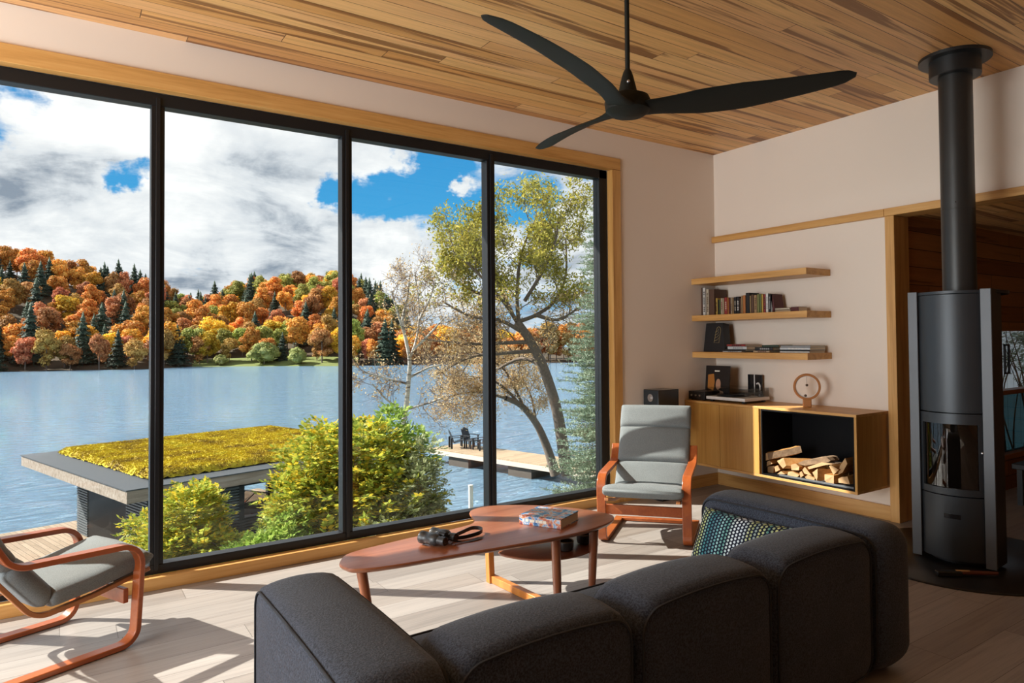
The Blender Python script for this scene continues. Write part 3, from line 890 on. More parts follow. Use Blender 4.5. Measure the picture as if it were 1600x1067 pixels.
# ------------------------------------------------------------------ ceiling fan
fan = thing('ceiling_fan', 'black three-blade ceiling fan hanging on a rod', 'ceiling fan', (2.29, 2.61, C_Z))
FZ = 2.56
mb = MB().lathe([(.0, FZ + .075), (.05, FZ + .072), (.105, FZ + .05), (.118, FZ + .02), (.112, FZ - .02), (.08, FZ - .042), (.0, FZ - .046)], 32, Matrix.Translation((2.29, 2.61, 0)), False)
obj('motor_hub', mb, M['fan'], fan, True, smooth=40)
obj('down_rod', MB().tube([(2.29, 2.61, FZ + .15), (2.29, 2.61, C_Z)], .0125, 12), M['fan'], fan, True, smooth=40)
obj('rod_coupling', MB().lathe([(.052, FZ + .06), (.048, FZ + .075), (.03, FZ + .15), (.022, FZ + .175), (.014, FZ + .19)], 20, Matrix.Translation((2.29, 2.61, 0))), M['fan'], fan, True, smooth=40)
obj('ceiling_canopy', MB().lathe([(.02, C_Z - .06), (.06, C_Z - .045), (.075, C_Z)], 24, Matrix.Translation((2.29, 2.61, 0))), M['fan'], fan, True, smooth=40)
obj('coupling_bolt', MB().sphere((2.29 - .024, 2.61 - .033, FZ + .115), .009, 10, 6), M['silver'], fan, True, smooth=60)
def blade(ang, R_, tipz, sweep=.06):
    mb = MB(); ns = 26; sec = 16; vs = []
    for j in range(ns + 1):
        w = j / ns; r_ = .05 + (R_ - .05) * w
        # chord: broad root fairing, waist, belly, rounded tip
        ch = np.interp(w, [0, .06, .14, .3, .5, .8, .93, .985, 1.], [.17, .14, .135, .19, .205, .155, .125, .09, .04])
        pit = math.radians(np.interp(w, [0, .15, .4, 1], [-4, -18, -19, -12]))
        th = np.interp(w, [0, .1, .4, 1], [.05, .03, .016, .006])
        cx = sweep * math.sin(w * math.pi * .9) - .02 * w
        z = FZ - .01 + (tipz - FZ + .01) * w
        for i in range(sec):
            a = 2 * math.pi * i / sec
            x = ch / 2 * math.cos(a); h = th / 2 * math.sin(a) * (1 if math.sin(a) > 0 else .8)
            y_ = x * math.cos(pit) - h * math.sin(pit) + cx; zz = x * math.sin(pit) + h * math.cos(pit) + z
            p = Vector((r_, y_, zz))
            vs.append(Matrix.Translation((2.29, 2.61, 0)) @ Matrix.Rotation(ang, 4, 'Z') @ p)
    fs = [(j * sec + i, j * sec + (i + 1) % sec, (j + 1) * sec + (i + 1) % sec, (j + 1) * sec + i) for j in range(ns) for i in range(sec)]
    fs.append(tuple(range(sec))[::-1]); fs.append(tuple(ns * sec + i for i in range(sec)))
    return mb.add(vs, fs)
for a in (199, 311, 80):
    obj('blade', blade(math.radians(a), 1.07, 2.62), M['fan'], fan, True, smooth=60)

# ------------------------------------------------------------------ wood stove
SXc, SYc = 4.63, 2.11
hearth = obj('hearth_plate', MB().lathe([(.0, .0), (.665, .0), (.665, .008), (.66, .012), (.0, .012)], 72, Matrix.Translation((SXc, SYc, 0)), False), M['hearth'], smooth=40)
tag(hearth, 'round black hearth plate on the floor under the stove', 'hearth')
st = thing('wood_stove', 'tall dark grey cylindrical wood stove with flue pipe to the ceiling', 'stove', (SXc, SYc, .012))
CT = Matrix.Translation((SXc, SYc, 0))
FD = Vector((-.995, -.097, 0)).normalized(); fang = math.atan2(FD.y, FD.x)
def arc_shell(r0, r1, z0, z1, a0, a1, n=28):
    mb = MB(); vs = []
    for i in range(n + 1):
        a = fang + a0 + (a1 - a0) * i / n
        for r_, z in ((r0, z0), (r1, z0), (r1, z1), (r0, z1)): vs.append((SXc + r_ * math.cos(a), SYc + r_ * math.sin(a), z))
    fs = [(0, 1, 2, 3), tuple(n * 4 + k for k in range(4))[::-1]] + [(i * 4 + k, i * 4 + (k + 1) % 4, (i + 1) * 4 + (k + 1) % 4, (i + 1) * 4 + k) for i in range(n) for k in range(4)]
    return mb.add(vs, fs)
SH = 1.675; q = math.radians(44)
mb = MB().lathe([(.20, .03), (.20, SH - .012)], 40, CT)
obj('body', mb, M['black'], st, True, smooth=40)
obj('top_plate', MB().lathe([(.262, SH - .02), (.266, SH - .016), (.266, SH), (.0, SH)], 48, CT, False), M['stove'], st, True, smooth=40)
obj('upper_casing', arc_shell(.20, .262, .935, SH - .022, -q, q), M['stove'], st, True, smooth=40)
dr = obj('door', MB(), M['stove'], st)
mb = arc_shell(.235, .264, .865, .928, -q, q)
mb2 = arc_shell(.235, .264, .435, .475, -q, q); mb.add(mb2.v, mb2.f)
for s in (-1, 1):
    m3 = arc_shell(.235, .264, .475, .865, s * q, s * math.radians(37), 4); mb.add(m3.v, m3.f)
bpy.data.objects.remove(dr)
dr = obj('door', mb, M['stove'], st, True, smooth=40)
obj('door_glass', arc_shell(.248, .252, .475, .865, -math.radians(37), math.radians(37)), M['stove_glass'], dr, True, smooth=40)
obj('door_knob', MB().sphere((SXc + .272 * math.cos(fang + math.radians(40)), SYc + .272 * math.sin(fang + math.radians(40)), .70), .009, 10, 6), M['silver'], dr, True, smooth=60)
ad = obj('ash_drawer', arc_shell(.20, .262, .045, .428, -q, q), M['stove'], st, True, smooth=40)
obj('drawer_handle', arc_shell(.258, .2635, .295, .322, -math.radians(6), math.radians(14), 8), M['gloss_black'], ad, True)
fb = obj('firebox', arc_shell(.203, .208, .45, .90, -math.radians(40), math.radians(40)), m_flat('pale firebrick', (.30, .26, .22), .9), st, True)
for s in (-1, 1):
    a = fang + s * math.radians(49)
    T = Matrix.Translation((SXc, SYc, 0)) @ Matrix.Rotation(fang, 4, 'Z')
    y0 = s * .180; y1 = s * .240
    obj('side_panel', MB().box(.03, min(y0, y1), .03, .195, max(y0, y1), SH + .004, T), M['black'], st, True, .004)
    obj('side_strip', MB().box(.195, min(y0, y1) + (0 if s > 0 else .002), .02, .21, max(y0, y1), SH + .006, T), M['stove_strip'], st, True, .003, label='grey steel edge strip')
obj('foot_ring', MB().lathe([(.20, .012), (.20, .032)], 40, CT), M['black'], st, True, smooth=40)
pp = obj('flue_pipe', MB().lathe([(.0975, SH - .005), (.0975, 2.20), (.0985, 2.201), (.0985, 2.206), (.0975, 2.207), (.0975, 3.16)], 40, CT, False), M['pipe'], st, True, smooth=40)
obj('ceiling_collar', MB().lathe([(.145, 3.055), (.15, 3.06), (.15, C_Z - .02), (.21, C_Z - .02), (.21, C_Z)], 48, CT), M['black'], pp, True, smooth=40)
obj('pipe_rivet', MB().sphere((SXc - .094, SYc - .03, 2.24), .004, 8, 5), M['gloss_black'], pp, True)
# fire tool left on the hearth
ft = thing('hearth_brush', 'dark hearth brush with a reddish wooden handle lying before the stove', 'brush', (4.22, 1.95, .013), math.radians(-41))
obj('handle', MB().tube([(.0, 0, .018), (.08, 0, .02), (.2, 0, .018)], [.011, .014, .010], 10), m_flat('dark red wood', (.11, .03, .018), .35), ft, smooth=50)
obj('brush_head', MB().box(-.14, -.022, .0, 0, .022, .03), M['black'], ft, bevel=.006)
obj('ferrule', MB().tube([(-.03, 0, .03), (.045, 0, .028)], .007, 8), m_flat('brass ferrule', (.6, .42, .22), .35, metal=.6), ft, smooth=50)

# ------------------------------------------------------------------ floating cabinet, firewood niche
cab = thing('cabinet', 'wall-hung oak cabinet with two doors and an open black firewood niche', 'cabinet', (4.905, 3.73, .252))
KX, KY0, KY1, KZ0, KZ1 = 4.683, 2.873, 4.59, .252, .832
mb = MB()
mb.box(KX, KY0, KZ1 - .02, B_X - .001, KY1, KZ1)
mb.box(KX, KY0, KZ0, B_X - .001, KY1, KZ0 + .02)
obj('carcass_boards', mb, M['oak_y'], cab, True, .0015)
mb = MB(); mb.box(KX, KY0, KZ0 + .02, B_X - .001, KY0 + .02, KZ1 - .02)
obj('side_panel', mb, M['veneer_z'], cab, True, .0015)
mb = MB(); mb.box(KX + .02, 3.73, KZ0 + .02, B_X - .001, 3.748, KZ1 - .02); mb.box(B_X - .02, 3.748, KZ0 + .02, B_X - .001, KY1, KZ1 - .02); mb.box(KX + .02, KY1 - .018, KZ0 + .02, B_X - .02, KY1, KZ1 - .02)
obj('inner_panel', mb, M['oak_z'], cab, True)
obj('door', MB().box(KX, 3.748, KZ0 + .021, KX + .018, 4.170, KZ1 - .021), M['veneer_z'], cab, True, .001)
obj('door', MB().box(KX, 4.174, KZ0 + .021, KX + .018, KY1 - .002, KZ1 - .021), M['veneer_z'], cab, True, .001)
mb = MB(); y0, y1, z0, z1, tk = KY0 + .021, 3.729, KZ0 + .021, KZ1 - .021, .012
mb.box(KX + .004, y0, z0, B_X - .03, y1, z0 + tk); mb.box(KX + .004, y0, z1 - tk, B_X - .03, y1, z1)
mb.box(KX + .004, y0, z0 + tk, B_X - .03, y0 + tk, z1 - tk); mb.box(KX + .004, y1 - tk, z0 + tk, B_X - .03, y1, z1 - tk); mb.box(B_X - .042, y0 + tk, z0 + tk, B_X - .03, y1 - tk, z1 - tk)
obj('niche_liner', mb, m_flat('black niche steel', (.004, .004, .005), .6, spec=.12), cab, True)
tr = thing('log_tray', 'shallow grey metal tray under the firewood in the niche', 'tray', (4.88, 3.3, z0 + tk))
mb = MB(); mb.box(KX + .02, y0 + .02, z0 + tk, B_X - .06, y1 - .16, z0 + tk + .003); mb.box(KX + .02, y0 + .02, z0 + tk + .003, KX + .024, y1 - .16, z0 + tk + .014)
obj('tray_sheet', mb, m_flat('grey sheet steel', (.16, .17, .18), .45, metal=.4), tr, True)

M['log_end'] = m_plain('pale log end', (.50, .31, .15), .8, var=.2, scale=30, bump=.3, bscale=80)
M['log_side'] = m_wood('split log side', (.27, .11, .028), (.42, .20, .06), (.52, .30, .12), 0, .8, 1.3, .2)
M['log_bark'] = m_plain('log bark', (.22, .14, .08), .95, var=.6, scale=25, bump=.9, bscale=50)
rl = random.Random(4)
def log(poly, axis, lab, x=4.74, bark=()):
    pts = [at_x(1170 + a / 6.957, 630 + b / 6.957, x) for a, b in poly]
    ax = Vector(axis); n = len(pts)
    c = sum(pts, Vector()) / n
    t = thing('firewood_log', lab, 'firewood', (c.x, c.y, min(p.z for p in pts)), 0, 'split logs in the niche')
    mb = MB(); rings = 7; vs = []
    for j in range(rings):
        w = j / (rings - 1)
        for k, p in enumerate(pts):
            r_ = (p - c)
            vs.append(p + ax * w + r_ * rl.uniform(-.05, .05) + Vector((rl.uniform(-.004, .004) if j in (0, rings - 1) else 0, rl.uniform(-.002, .002), rl.uniform(-.002, .002))))
    fs = []; mi = []
    for j in range(rings - 1):
        for k in range(n):
            fs.append((j * n + k, j * n + (k + 1) % n, (j + 1) * n + (k + 1) % n, (j + 1) * n + k)); mi.append(1 if k in bark else 0)
    mb.add(vs, fs); mb.mi = mi
    obj('split_side', mb, [M['log_side'], M['log_bark']], t, True)
    for q in (vs[:n], vs[-n:]): obj('cut_end', MB().add(q, [tuple(range(n))]), M['log_bark'] if len(bark) >= n else M['log_end'], t, True)
X30 = (.28, 0, 0)
log([(150, 545), (205, 542), (215, 612), (150, 635)], (.12, -.235, .075), 'long split log lying across the pile top at the cabinet-door end', 4.73, (1,))
log([(152, 652), (228, 620), (262, 655), (188, 690)], (.27, .0, -.005), 'small pale log end just below the long top log')
log([(150, 722), (182, 692), (268, 680), (268, 758), (172, 756)], X30, 'square log end in the bottom corner nearest the doors', 4.75)
log([(278, 692), (318, 674), (338, 722), (292, 750)], X30, 'small diamond log end beside the square corner log', 4.75)
log([(305, 625), (378, 590), (402, 680), (372, 708), (333, 662)], (.16, -.25, .0), 'large orange-sided log slanting over the pile middle', 4.72)
log([(312, 770), (345, 738), (388, 772)], X30, 'small wedge log end lying under the large orange-sided log', 4.74)
log([(457, 668), (508, 652), (550, 690), (546, 732), (460, 724)], X30, 'upright cream log end under the bark strips', 4.73)
log([(420, 748), (470, 738), (548, 778), (520, 808), (420, 784)], X30, 'flat log end at the tray edge below the cream log', 4.73)
log([(553, 750), (578, 736), (595, 785), (562, 808)], X30, 'narrow log end wedged between two larger ones', 4.73)
log([(582, 722), (610, 690), (682, 788), (602, 762)], X30, 'white pointed wedge log end in the middle of the pile', 4.725)
log([(610, 800), (640, 778), (722, 815), (715, 840), (620, 826)], X30, 'low flat log end at the tray edge under the white wedge', 4.72)
log([(692, 752), (746, 712), (750, 800), (735, 842)], (.20, -.14, .0), 'brown log turned sideways right of the white wedge', 4.715)
log([(865, 682), (895, 670), (974, 725), (918, 780)], X30, 'pale triangular log end on top of the ringed log', 4.71)
log([(820, 772), (928, 784), (925, 878), (850, 874), (826, 840)], X30, 'large squarish log end showing growth rings', 4.72)
log([(976, 818), (1010, 802), (1074, 796), (1098, 884), (976, 864)], X30, 'log end in the bottom corner at the cabinet\'s outer side', 4.72)
log([(1048, 600), (1074, 658), (1022, 752), (968, 780), (992, 680)], (.25, .02, 0), 'tall reddish split log standing at the outer end of the pile', 4.74)
log([(512, 655), (600, 622), (800, 580), (850, 590), (880, 625), (860, 640), (600, 680)], (.12, -.01, .0), 'long rough bark-covered log lying along the pile top', 4.76, (0, 1, 2, 3, 4, 5, 6))
log([(612, 700), (790, 643), (928, 660), (830, 672), (650, 718)], (.10, 0, 0), 'thin flat split strip lying below the bark-covered log', 4.75, (1,))

# ------------------------------------------------------------------ floating shelves
def shelf(z0, z1, lab):
    t = obj('floating_shelf', MB().box(4.80, 3.352, z0, B_X - .001, W_Y - .001, z1), M['oak_y'], bevel=.002)
    tag(t, lab, 'shelf', 'floating oak shelves')
shelf(1.904, 1.957, 'empty top shelf of the three floating oak shelves')
shelf(1.560, 1.613, 'middle floating oak shelf carrying the row of upright books')
shelf(1.220, 1.273, 'lowest floating oak shelf carrying flat stacks of books')

ORD = ['first', 'second', 'third', 'fourth', 'fifth', 'sixth', 'seventh', 'eighth', 'ninth', 'tenth', 'eleventh', 'twelfth', 'thirteenth', 'fourteenth', 'fifteenth', 'sixteenth', 'seventeenth', 'eighteenth', 'nineteenth', 'twentieth', 'twenty-first', 'twenty-second', 'twenty-third', 'twenty-fourth', 'twenty-fifth', 'twenty-sixth', 'twenty-seventh', 'twenty-eighth']
CB = {'dark red': (.09, .015, .015), 'white': (.62, .60, .56), 'cream': (.50, .43, .32), 'black': (.012, .012, .014), 'yellow': (.45, .30, .06), 'green': (.10, .13, .04), 'red': (.28, .03, .025), 'orange': (.42, .15, .04),
      'beige': (.40, .30, .19), 'tan': (.33, .21, .10), 'brown': (.10, .05, .03), 'olive': (.20, .20, .07), 'grey': (.28, .28, .28), 'dark green': (.03, .05, .03), 'silver': (.5, .52, .53)}
def bookm(c): return m_flat(c.replace(' ', '_') + ' book cloth', CB[c], .6, var=.15, scale=40)
ZS2, ZS3 = 1.613, 1.273
def upright(u0, u1, vtop, colr, lab, xf=4.95, depth=.13, lean=0., letter=None):
    y1 = at_x(1070 + u0 / 6.4, 480, xf).y; y0 = at_x(1070 + u1 / 6.4, 480, xf).y
    h = at_x(1070 + (u0 + u1) / 12.8, 440 + vtop / 6.4, xf).z - ZS2
    w = max(.008, y1 - y0 - .001)
    t = thing('book', lab, 'book', (xf + depth / 2, (y0 + y1) / 2, ZS2), 0, 'upright books on the middle shelf')
    T = Matrix.Rotation(lean, 4, 'X')
    mb = MB()
    for b in ((-depth / 2, -w / 2, 0, depth / 2, -w / 2 + .0015, h), (-depth / 2, w / 2 - .0015, 0, depth / 2, w / 2, h), (-depth / 2, -w / 2, 0, -depth / 2 + .002, w / 2, h)): mb.box(*b, T=T)
    obj('cover', mb, bookm(colr), t)
    obj('page_block', MB().box(-depth / 2 + .002, -w / 2 + .0016, .003, depth / 2 - .003, w / 2 - .0016, h - .003, T), M['paper'], t)
    if letter and w > .012:
        mb = MB(); k = int(h / .018)
        for i in range(2, k - 1):
            if (i * 7 + int(u0)) % 5: mb.box(-depth / 2 - .0005, -w * .22, i * .018, -depth / 2, w * .22, i * .018 + .011, T)
        mb.box(-depth / 2 - .0003, -w * .05, 2 * .018, -depth / 2, w * .05, (k - 1) * .018, T)
        obj('spine_lettering', mb, bookm(letter), t)
    return t
row = [(152, 178, 62, 'brown', None), (180, 208, 62, 'white', 'black'), (215, 242, 78, 'cream', 'brown'), (244, 298, 78, 'brown', None), (300, 330, 165, 'yellow', 'brown'), (331, 344, 180, 'black', None), (345, 359, 180, 'green', None),
       (361, 377, 165, 'cream', 'red'), (378, 394, 165, 'beige', None), (396, 424, 158, 'red', 'cream'), (426, 440, 158, 'orange', None), (441, 456, 160, 'dark red', None), (458, 474, 158, 'beige', 'brown'), (476, 490, 160, 'tan', None),
       (492, 515, 155, 'black', 'cream'), (517, 546, 150, 'black', 'white'), (548, 562, 165, 'brown', None), (564, 580, 140, 'tan', None), (582, 608, 136, 'orange', None), (611, 648, 112, 'black', None), (650, 664, 140, 'tan', None),
       (666, 690, 130, 'brown', None), (692, 722, 135, 'tan', 'brown'), (724, 744, 125, 'olive', None), (745, 765, 122, 'green', None), (767, 785, 125, 'yellow', None), (787, 808, 125, 'red', 'black'), (810, 836, 118, 'white', 'grey'),
       (838, 860, 122, 'black', 'grey'), (862, 877, 125, 'grey', None)]
ORD += ['twenty-ninth', 'thirtieth', 'thirty-first']
for i, (a, b, v, c, l) in enumerate(row):
    hgt = 'tall ' if v < 115 else ''
    upright(a, b, v, c, '%s%s spined upright book, %s from the window wall on the middle shelf' % (hgt, c, ORD[i]), 4.95 if i > 3 else 4.93, .13 if i > 3 else .17, 0, l)
lb = upright(880, 905, 122, 'dark red', 'dark red book leaning at the open end of the upright row', 4.95, .13, math.radians(-9))
def flat(u0, u1, v0, v1, colr, lab, zb, xf, dx, z1=None, name='book', grp=None, spine=None):
    y1 = at_x(u0, 540, xf).y; y0 = at_x(u1, 540, xf).y
    h = v1
    t = thing(name, lab, name, (xf + dx / 2, (y0 + y1) / 2, zb), 0, grp)
    w = (y1 - y0) / 2; mb = MB()
    mb.box(-dx / 2, -w, 0, dx / 2, w, .002); mb.box(-dx / 2, -w, h - .002, dx / 2, w, h); mb.box(-dx / 2, -w, 0, -dx / 2 + .002, w, h)
    obj('cover', mb, bookm(colr), t)
    obj('page_block', MB().box(-dx / 2 + .002, -w + .002, .002, dx / 2 - .003, w - .002, h - .002), M['paper'], t)
    if spine:
        mb = MB()
        for k in range(5): mb.box(-dx / 2 - .0005, -w * .6 + k * w * .22, h * .25, -dx / 2, -w * .6 + k * w * .22 + w * .15, h * .75)
        mb.box(-dx / 2 - .0003, -w * .6, h * .46, -dx / 2, w * .43, h * .54)
        obj('spine_lettering', mb, bookm(spine), t)
    return zb + h + .0005
def px6(a): return 1070 + a / 6.4
z = flat(px6(895), px6(1062), 0, .022, 'beige', 'beige paged book lying flat at the open end of the upright row', ZS2, 4.95, .13, grp='books lying on the middle shelf')
z = flat(px6(905), px6(1055), 0, .016, 'cream', 'cream book lying on the beige one beside the leaning red book', z, 4.955, .12, grp='books lying on the middle shelf')
z = flat(px6(1066), px6(1144), 0, .042, 'dark red', 'small thick dark red book lying last on the middle shelf', ZS2, 4.95, .12, grp='books lying on the middle shelf')
g3 = 'stacked books and magazines on the lowest shelf'
z = flat(px6(378), px6(566), 0, .010, 'white', 'white magazine at the bottom of the red-topped stack', ZS3, 4.87, .2, grp=g3, spine='grey')
z = flat(px6(400), px6(606), 0, .013, 'black', 'black book second from the bottom of the red-topped stack', z, 4.875, .19, grp=g3)
z = flat(px6(428), px6(618), 0, .028, 'silver', 'thick grey-white book in the red-topped stack', z, 4.88, .19, grp=g3, spine='grey')
z = flat(px6(420), px6(604), 0, .018, 'red', 'red book on top of its stack', z, 4.885, .19, grp=g3, spine='black')
z = flat(px6(684), px6(846), 0, .017, 'beige', 'reddish-cream book at the bottom of the dark middle stack', ZS3, 4.87, .2, grp=g3, spine='dark red')
z = flat(px6(700), px6(880), 0, .028, 'black', 'thick black book in the dark middle stack', z, 4.88, .2, grp=g3, spine='grey')
z = flat(px6(770), px6(940), 0, .018, 'dark green', 'dark green book on top of the middle stack', z, 4.89, .19, grp=g3)
z = flat(px6(950), px6(1246), 0, .014, 'white', 'white magazine at the bottom of the stack nearest the shelf end', ZS3, 4.87, .21, grp=g3)
z = flat(px6(952), px6(1250), 0, .009, 'black', 'thin black magazine in the stack nearest the shelf end', z, 4.872, .21, grp=g3)
z = flat(px6(950), px6(1252), 0, .022, 'silver', 'silver-grey magazine in the stack nearest the shelf end', z, 4.872, .21, grp=g3, spine='white')
z = flat(px6(958), px6(1256), 0, .014, 'grey', 'grey magazine on top of the stack nearest the shelf end', z, 4.88, .2, grp=g3)
# black file box with the gold emblem
bx = thing('file_box', 'black box leaning on the lowest shelf with a thin gold leaf emblem', 'box', (4.95, 4.46, ZS3))
T = Matrix.Translation((4.93, 4.455, ZS3)) @ Matrix.Rotation(math.radians(7), 4, 'Y')
mb = MB(); mb.prism([(-.135, 0), (.125, 0), (.115, .27), (-.09, .27)][::-1], 0., .09, T, axis=0)
obj('body', mb, m_flat('black card', (.010, .010, .012), .5), bx, True, .003)
mb = MB()
fr = [(-.075, .085), (-.015, .085), (-.004, .20), (-.012, .225), (-.03, .235), (-.05, .225), (-.056, .20)]
mb.tube([T @ Vector((-.0008, -a - .075, b)) for a, b in [(x, y) for x, y in fr]], .0016, 5, closed=True)
for k in range(4):
    z0 = .10 + k * .028
    mb.tube([T @ Vector((-.0008, .06 - .0, z0)), T @ Vector((-.0008, -.025 + .01 * k, z0 + .022)), ][::-1] if False else [T @ Vector((-.0008, -.065 + .075 - .002 * k - .01, z0)), T @ Vector((-.0008, -.04, z0 + .014)), T @ Vector((-.0008, -.055 + .004 * k, z0 + .032))], .0014, 5)
obj('emblem', mb, m_flat('gold print', (.42, .33, .14), .4), bx, True)

# ------------------------------------------------------------------ on the cabinet
KT = KZ1
rc = thing('hifi_receiver', 'small black hi-fi receiver with three knobs at the wall end of the cabinet', 'receiver', (4.88, 4.485, KT))
obj('casing', MB().box(4.73, 4.385, KT + .008, 5.0, 4.585, KT + .082), m_flat('black hi-fi', (.012, .012, .013), .35), rc, True, .003)
for k in range(3):
    obj('knob', MB().tube([(4.731, 4.54 - k * .05, KT + .045), (4.718, 4.54 - k * .05, KT + .045)], .008, 14), M['silver'], rc, True, smooth=40)
for a, b in ((4.75, 4.41), (4.75, 4.56), (4.97, 4.41), (4.97, 4.56)): obj('foot', MB().box(a, b, KT, a + .015, b + .015, KT + .009), M['black'], rc, True)
tt = thing('turntable', 'white record player with black platter under a clear lid', 'record player', (4.89, 4.14, KT))
TX0, TX1, TY0, TY1 = 4.725, 5.06, 3.925, 4.365
obj('plinth', MB().box(TX0, TY0, KT + .02, TX1, TY1, KT + .048), M['white_plastic'], tt, True, .004)
for a, b in ((TX0 + .03, TY0 + .03), (TX0 + .03, TY1 - .05), (TX1 - .05, TY0 + .03), (TX1 - .05, TY1 - .05)): obj('foot', MB().box(a, b, KT, a + .03, b + .03, KT + .021), M['black'], tt, True, .003)
obj('platter', MB().lathe([(.0, KT + .049), (.148, KT + .049), (.15, KT + .052), (.15, KT + .066), (.146, KT + .069), (.0, KT + .069)], 48, Matrix.Translation((4.895, 4.19, 0)), False), M['gloss_black'], tt, True, smooth=40)
ta = obj('tonearm', MB().tube([(5.01, 3.985, KT + .083), (4.93, 3.99, KT + .083), (4.80, 4.06, KT + .076)], .0045, 8), M['black'], tt, True, smooth=50)
obj('tonearm_base', MB().lathe([(.026, KT + .048), (.026, KT + .07), (.016, KT + .074), (.016, KT + .095)], 20, Matrix.Translation((5.01, 3.985, 0))), M['black'], ta, True, smooth=40)
mb = MB(); g = .003
mb.box(TX0 + .004, TY0 + .004, KT + .05, TX0 + .004 + g, TY1 - .004, KT + .125); mb.box(TX1 - .007, TY0 + .004, KT + .05, TX1 - .004, TY1 - .004, KT + .125)
mb.box(TX0 + .007, TY0 + .004, KT + .05, TX1 - .007, TY0 + .004 + g, KT + .125); mb.box(TX0 + .007, TY1 - .007, KT + .05, TX1 - .007, TY1 - .004, KT + .125); mb.box(TX0 + .004, TY0 + .004, KT + .125, TX1 - .004, TY1 - .004, KT + .128)
obj('dust_cover', mb, M['cover'], tt, True, label='clear acrylic lid')
# records leaning on the wall
def record(y1, y0, x, lab, m, art=None, th=.006):
    t = thing('record_sleeve', lab, 'record', (x + .02, (y0 + y1) / 2, KT), 0, 'records leaning in the corner')
    T = Matrix.Translation((x, 0, KT + .001)) @ Matrix.Rotation(math.radians(5), 4, 'Y')
    obj('sleeve', MB().box(0, y0, 0, th, y1, .31, T), m, t, True)
    if art:
        for ia, (nm, pts, mm) in enumerate(art):
            mb = MB()
            mb.add([T @ Vector((-.0006 - .0004 * ia, y1 - a, b)) for a, b in pts], [tuple(range(len(pts)))])
            o = obj(nm, mb, mm, t, True)
record(4.594, 4.40, 4.955, 'record sleeve with a pale spine, nearest the window wall of the leaning records', m_flat('off-white sleeve', (.45, .42, .40), .6))
record(4.580, 4.32, 4.94, 'dark record sleeve tucked between the pale one and the front one', m_flat('dark sleeve', (.06, .035, .03), .5))
def oval(cx, cy, a, b, n=20): return [(cx + a * math.cos(2 * math.pi * k / n), cy + b * math.sin(2 * math.pi * k / n)) for k in range(n)]
art = [('cover_glow', [(.03, .10), (.10, .08), (.115, .16), (.10, .235), (.03, .225)], m_flat('amber print', (.45, .17, .03), .45)),
       ('cover_figure', [(.06, .0), (.255, .0), (.25, .05), (.215, .075), (.175, .085), (.12, .075), (.075, .055)], m_flat('tan print', (.42, .28, .18), .45)),
       ('cover_oval', oval(.158, .14, .030, .05), m_flat('skin-toned print', (.50, .27, .17), .45)),
       ('cover_lettering', [(.11, .255), (.17, .255), (.17, .268), (.11, .268)], m_flat('pale print', (.75, .72, .62), .5))]
record(4.566, 4.275, 4.925, 'dark record sleeve with an amber glow and pale figure on its front', m_flat('near-black sleeve', (.014, .011, .011), .35), art)
# two-panel card
cd = thing('framed_card', 'small black two-panel card with a white curl, standing behind the record player', 'card', (5.095, 4.11, KT))
obj('panel', MB().box(5.085, 4.115, KT, 5.10, 4.185, KT + .235), M['gloss_black'], cd, True)
obj('panel', MB().box(5.085, 4.030, KT, 5.10, 4.105, KT + .235), M['gloss_black'], cd, True)
obj('divider', MB().box(5.083, 4.105, KT, 5.10, 4.115, KT + .235), M['white_plastic'], cd, True)
pts = [(5.083, 4.084, KT + .152), (5.083, 4.066, KT + .160), (5.083, 4.050, KT + .142), (5.083, 4.046, KT + .115), (5.083, 4.050, KT + .095)]
obj('white_curl', MB().tube(catmull(pts, 5), .007, 8), M['white_plastic'], cd, True, smooth=60)
# ring lamp
lx, ly = 4.93, 3.455
lamp = thing('ring_lamp', 'round wooden ring lamp on a small block standing on the cabinet', 'lamp', (lx, ly, KT))
rdir = Vector((ly, -lx, 0)).normalized(); up = Vector((0, 0, 1)); nrm_ = Vector((lx, ly, 0)).normalized()
def ringmesh(r0, r1, dpt):
    mb = MB(); n = 56; vs = []
    for k in range(n):
        a = 2 * math.pi * k / n; d = rdir * math.cos(a) + up * math.sin(a)
        for r_, h in ((r0, -dpt), (r1, -dpt), (r1, dpt), (r0, dpt)): vs.append(Vector((lx, ly, KT + .165)) + d * r_ + nrm_ * h)
    return mb.add(vs, [(k * 4 + j, k * 4 + (j + 1) % 4, ((k + 1) % n) * 4 + (j + 1) % 4, ((k + 1) % n) * 4 + j) for k in range(n) for j in range(4)])
obj('ring', ringmesh(.088, .107, .022), m_flat('oiled beech', (.42, .17, .05), .4), lamp, True, .003)
obj('diffuser', ringmesh(.083, .088, .014), M['white_plastic'], lamp, True)
T = Matrix.Translation((lx, ly, KT)) @ Matrix.Rotation(math.atan2(rdir.y, rdir.x), 4, 'Z')
obj('base', MB().box(-.034, -.03, 0, .034, .03, .064, T), m_flat('oiled beech', (.42, .17, .05), .4), lamp, True, .006)
obj('ball', MB().sphere((lx, ly, KT + .178), .011, 14, 10), m_flat('dark walnut', (.10, .06, .035), .4), lamp, True, smooth=60)
obj('ball', MB().sphere(Vector((lx, ly, KT + .092)) - rdir * .012, .011, 14, 10), m_flat('dark walnut', (.10, .06, .035), .4), lamp, True, smooth=60)
obj('string', MB().tube([(lx, ly, KT + .189), (lx, ly, KT + .252)], .001, 5), M['black'], lamp, True)
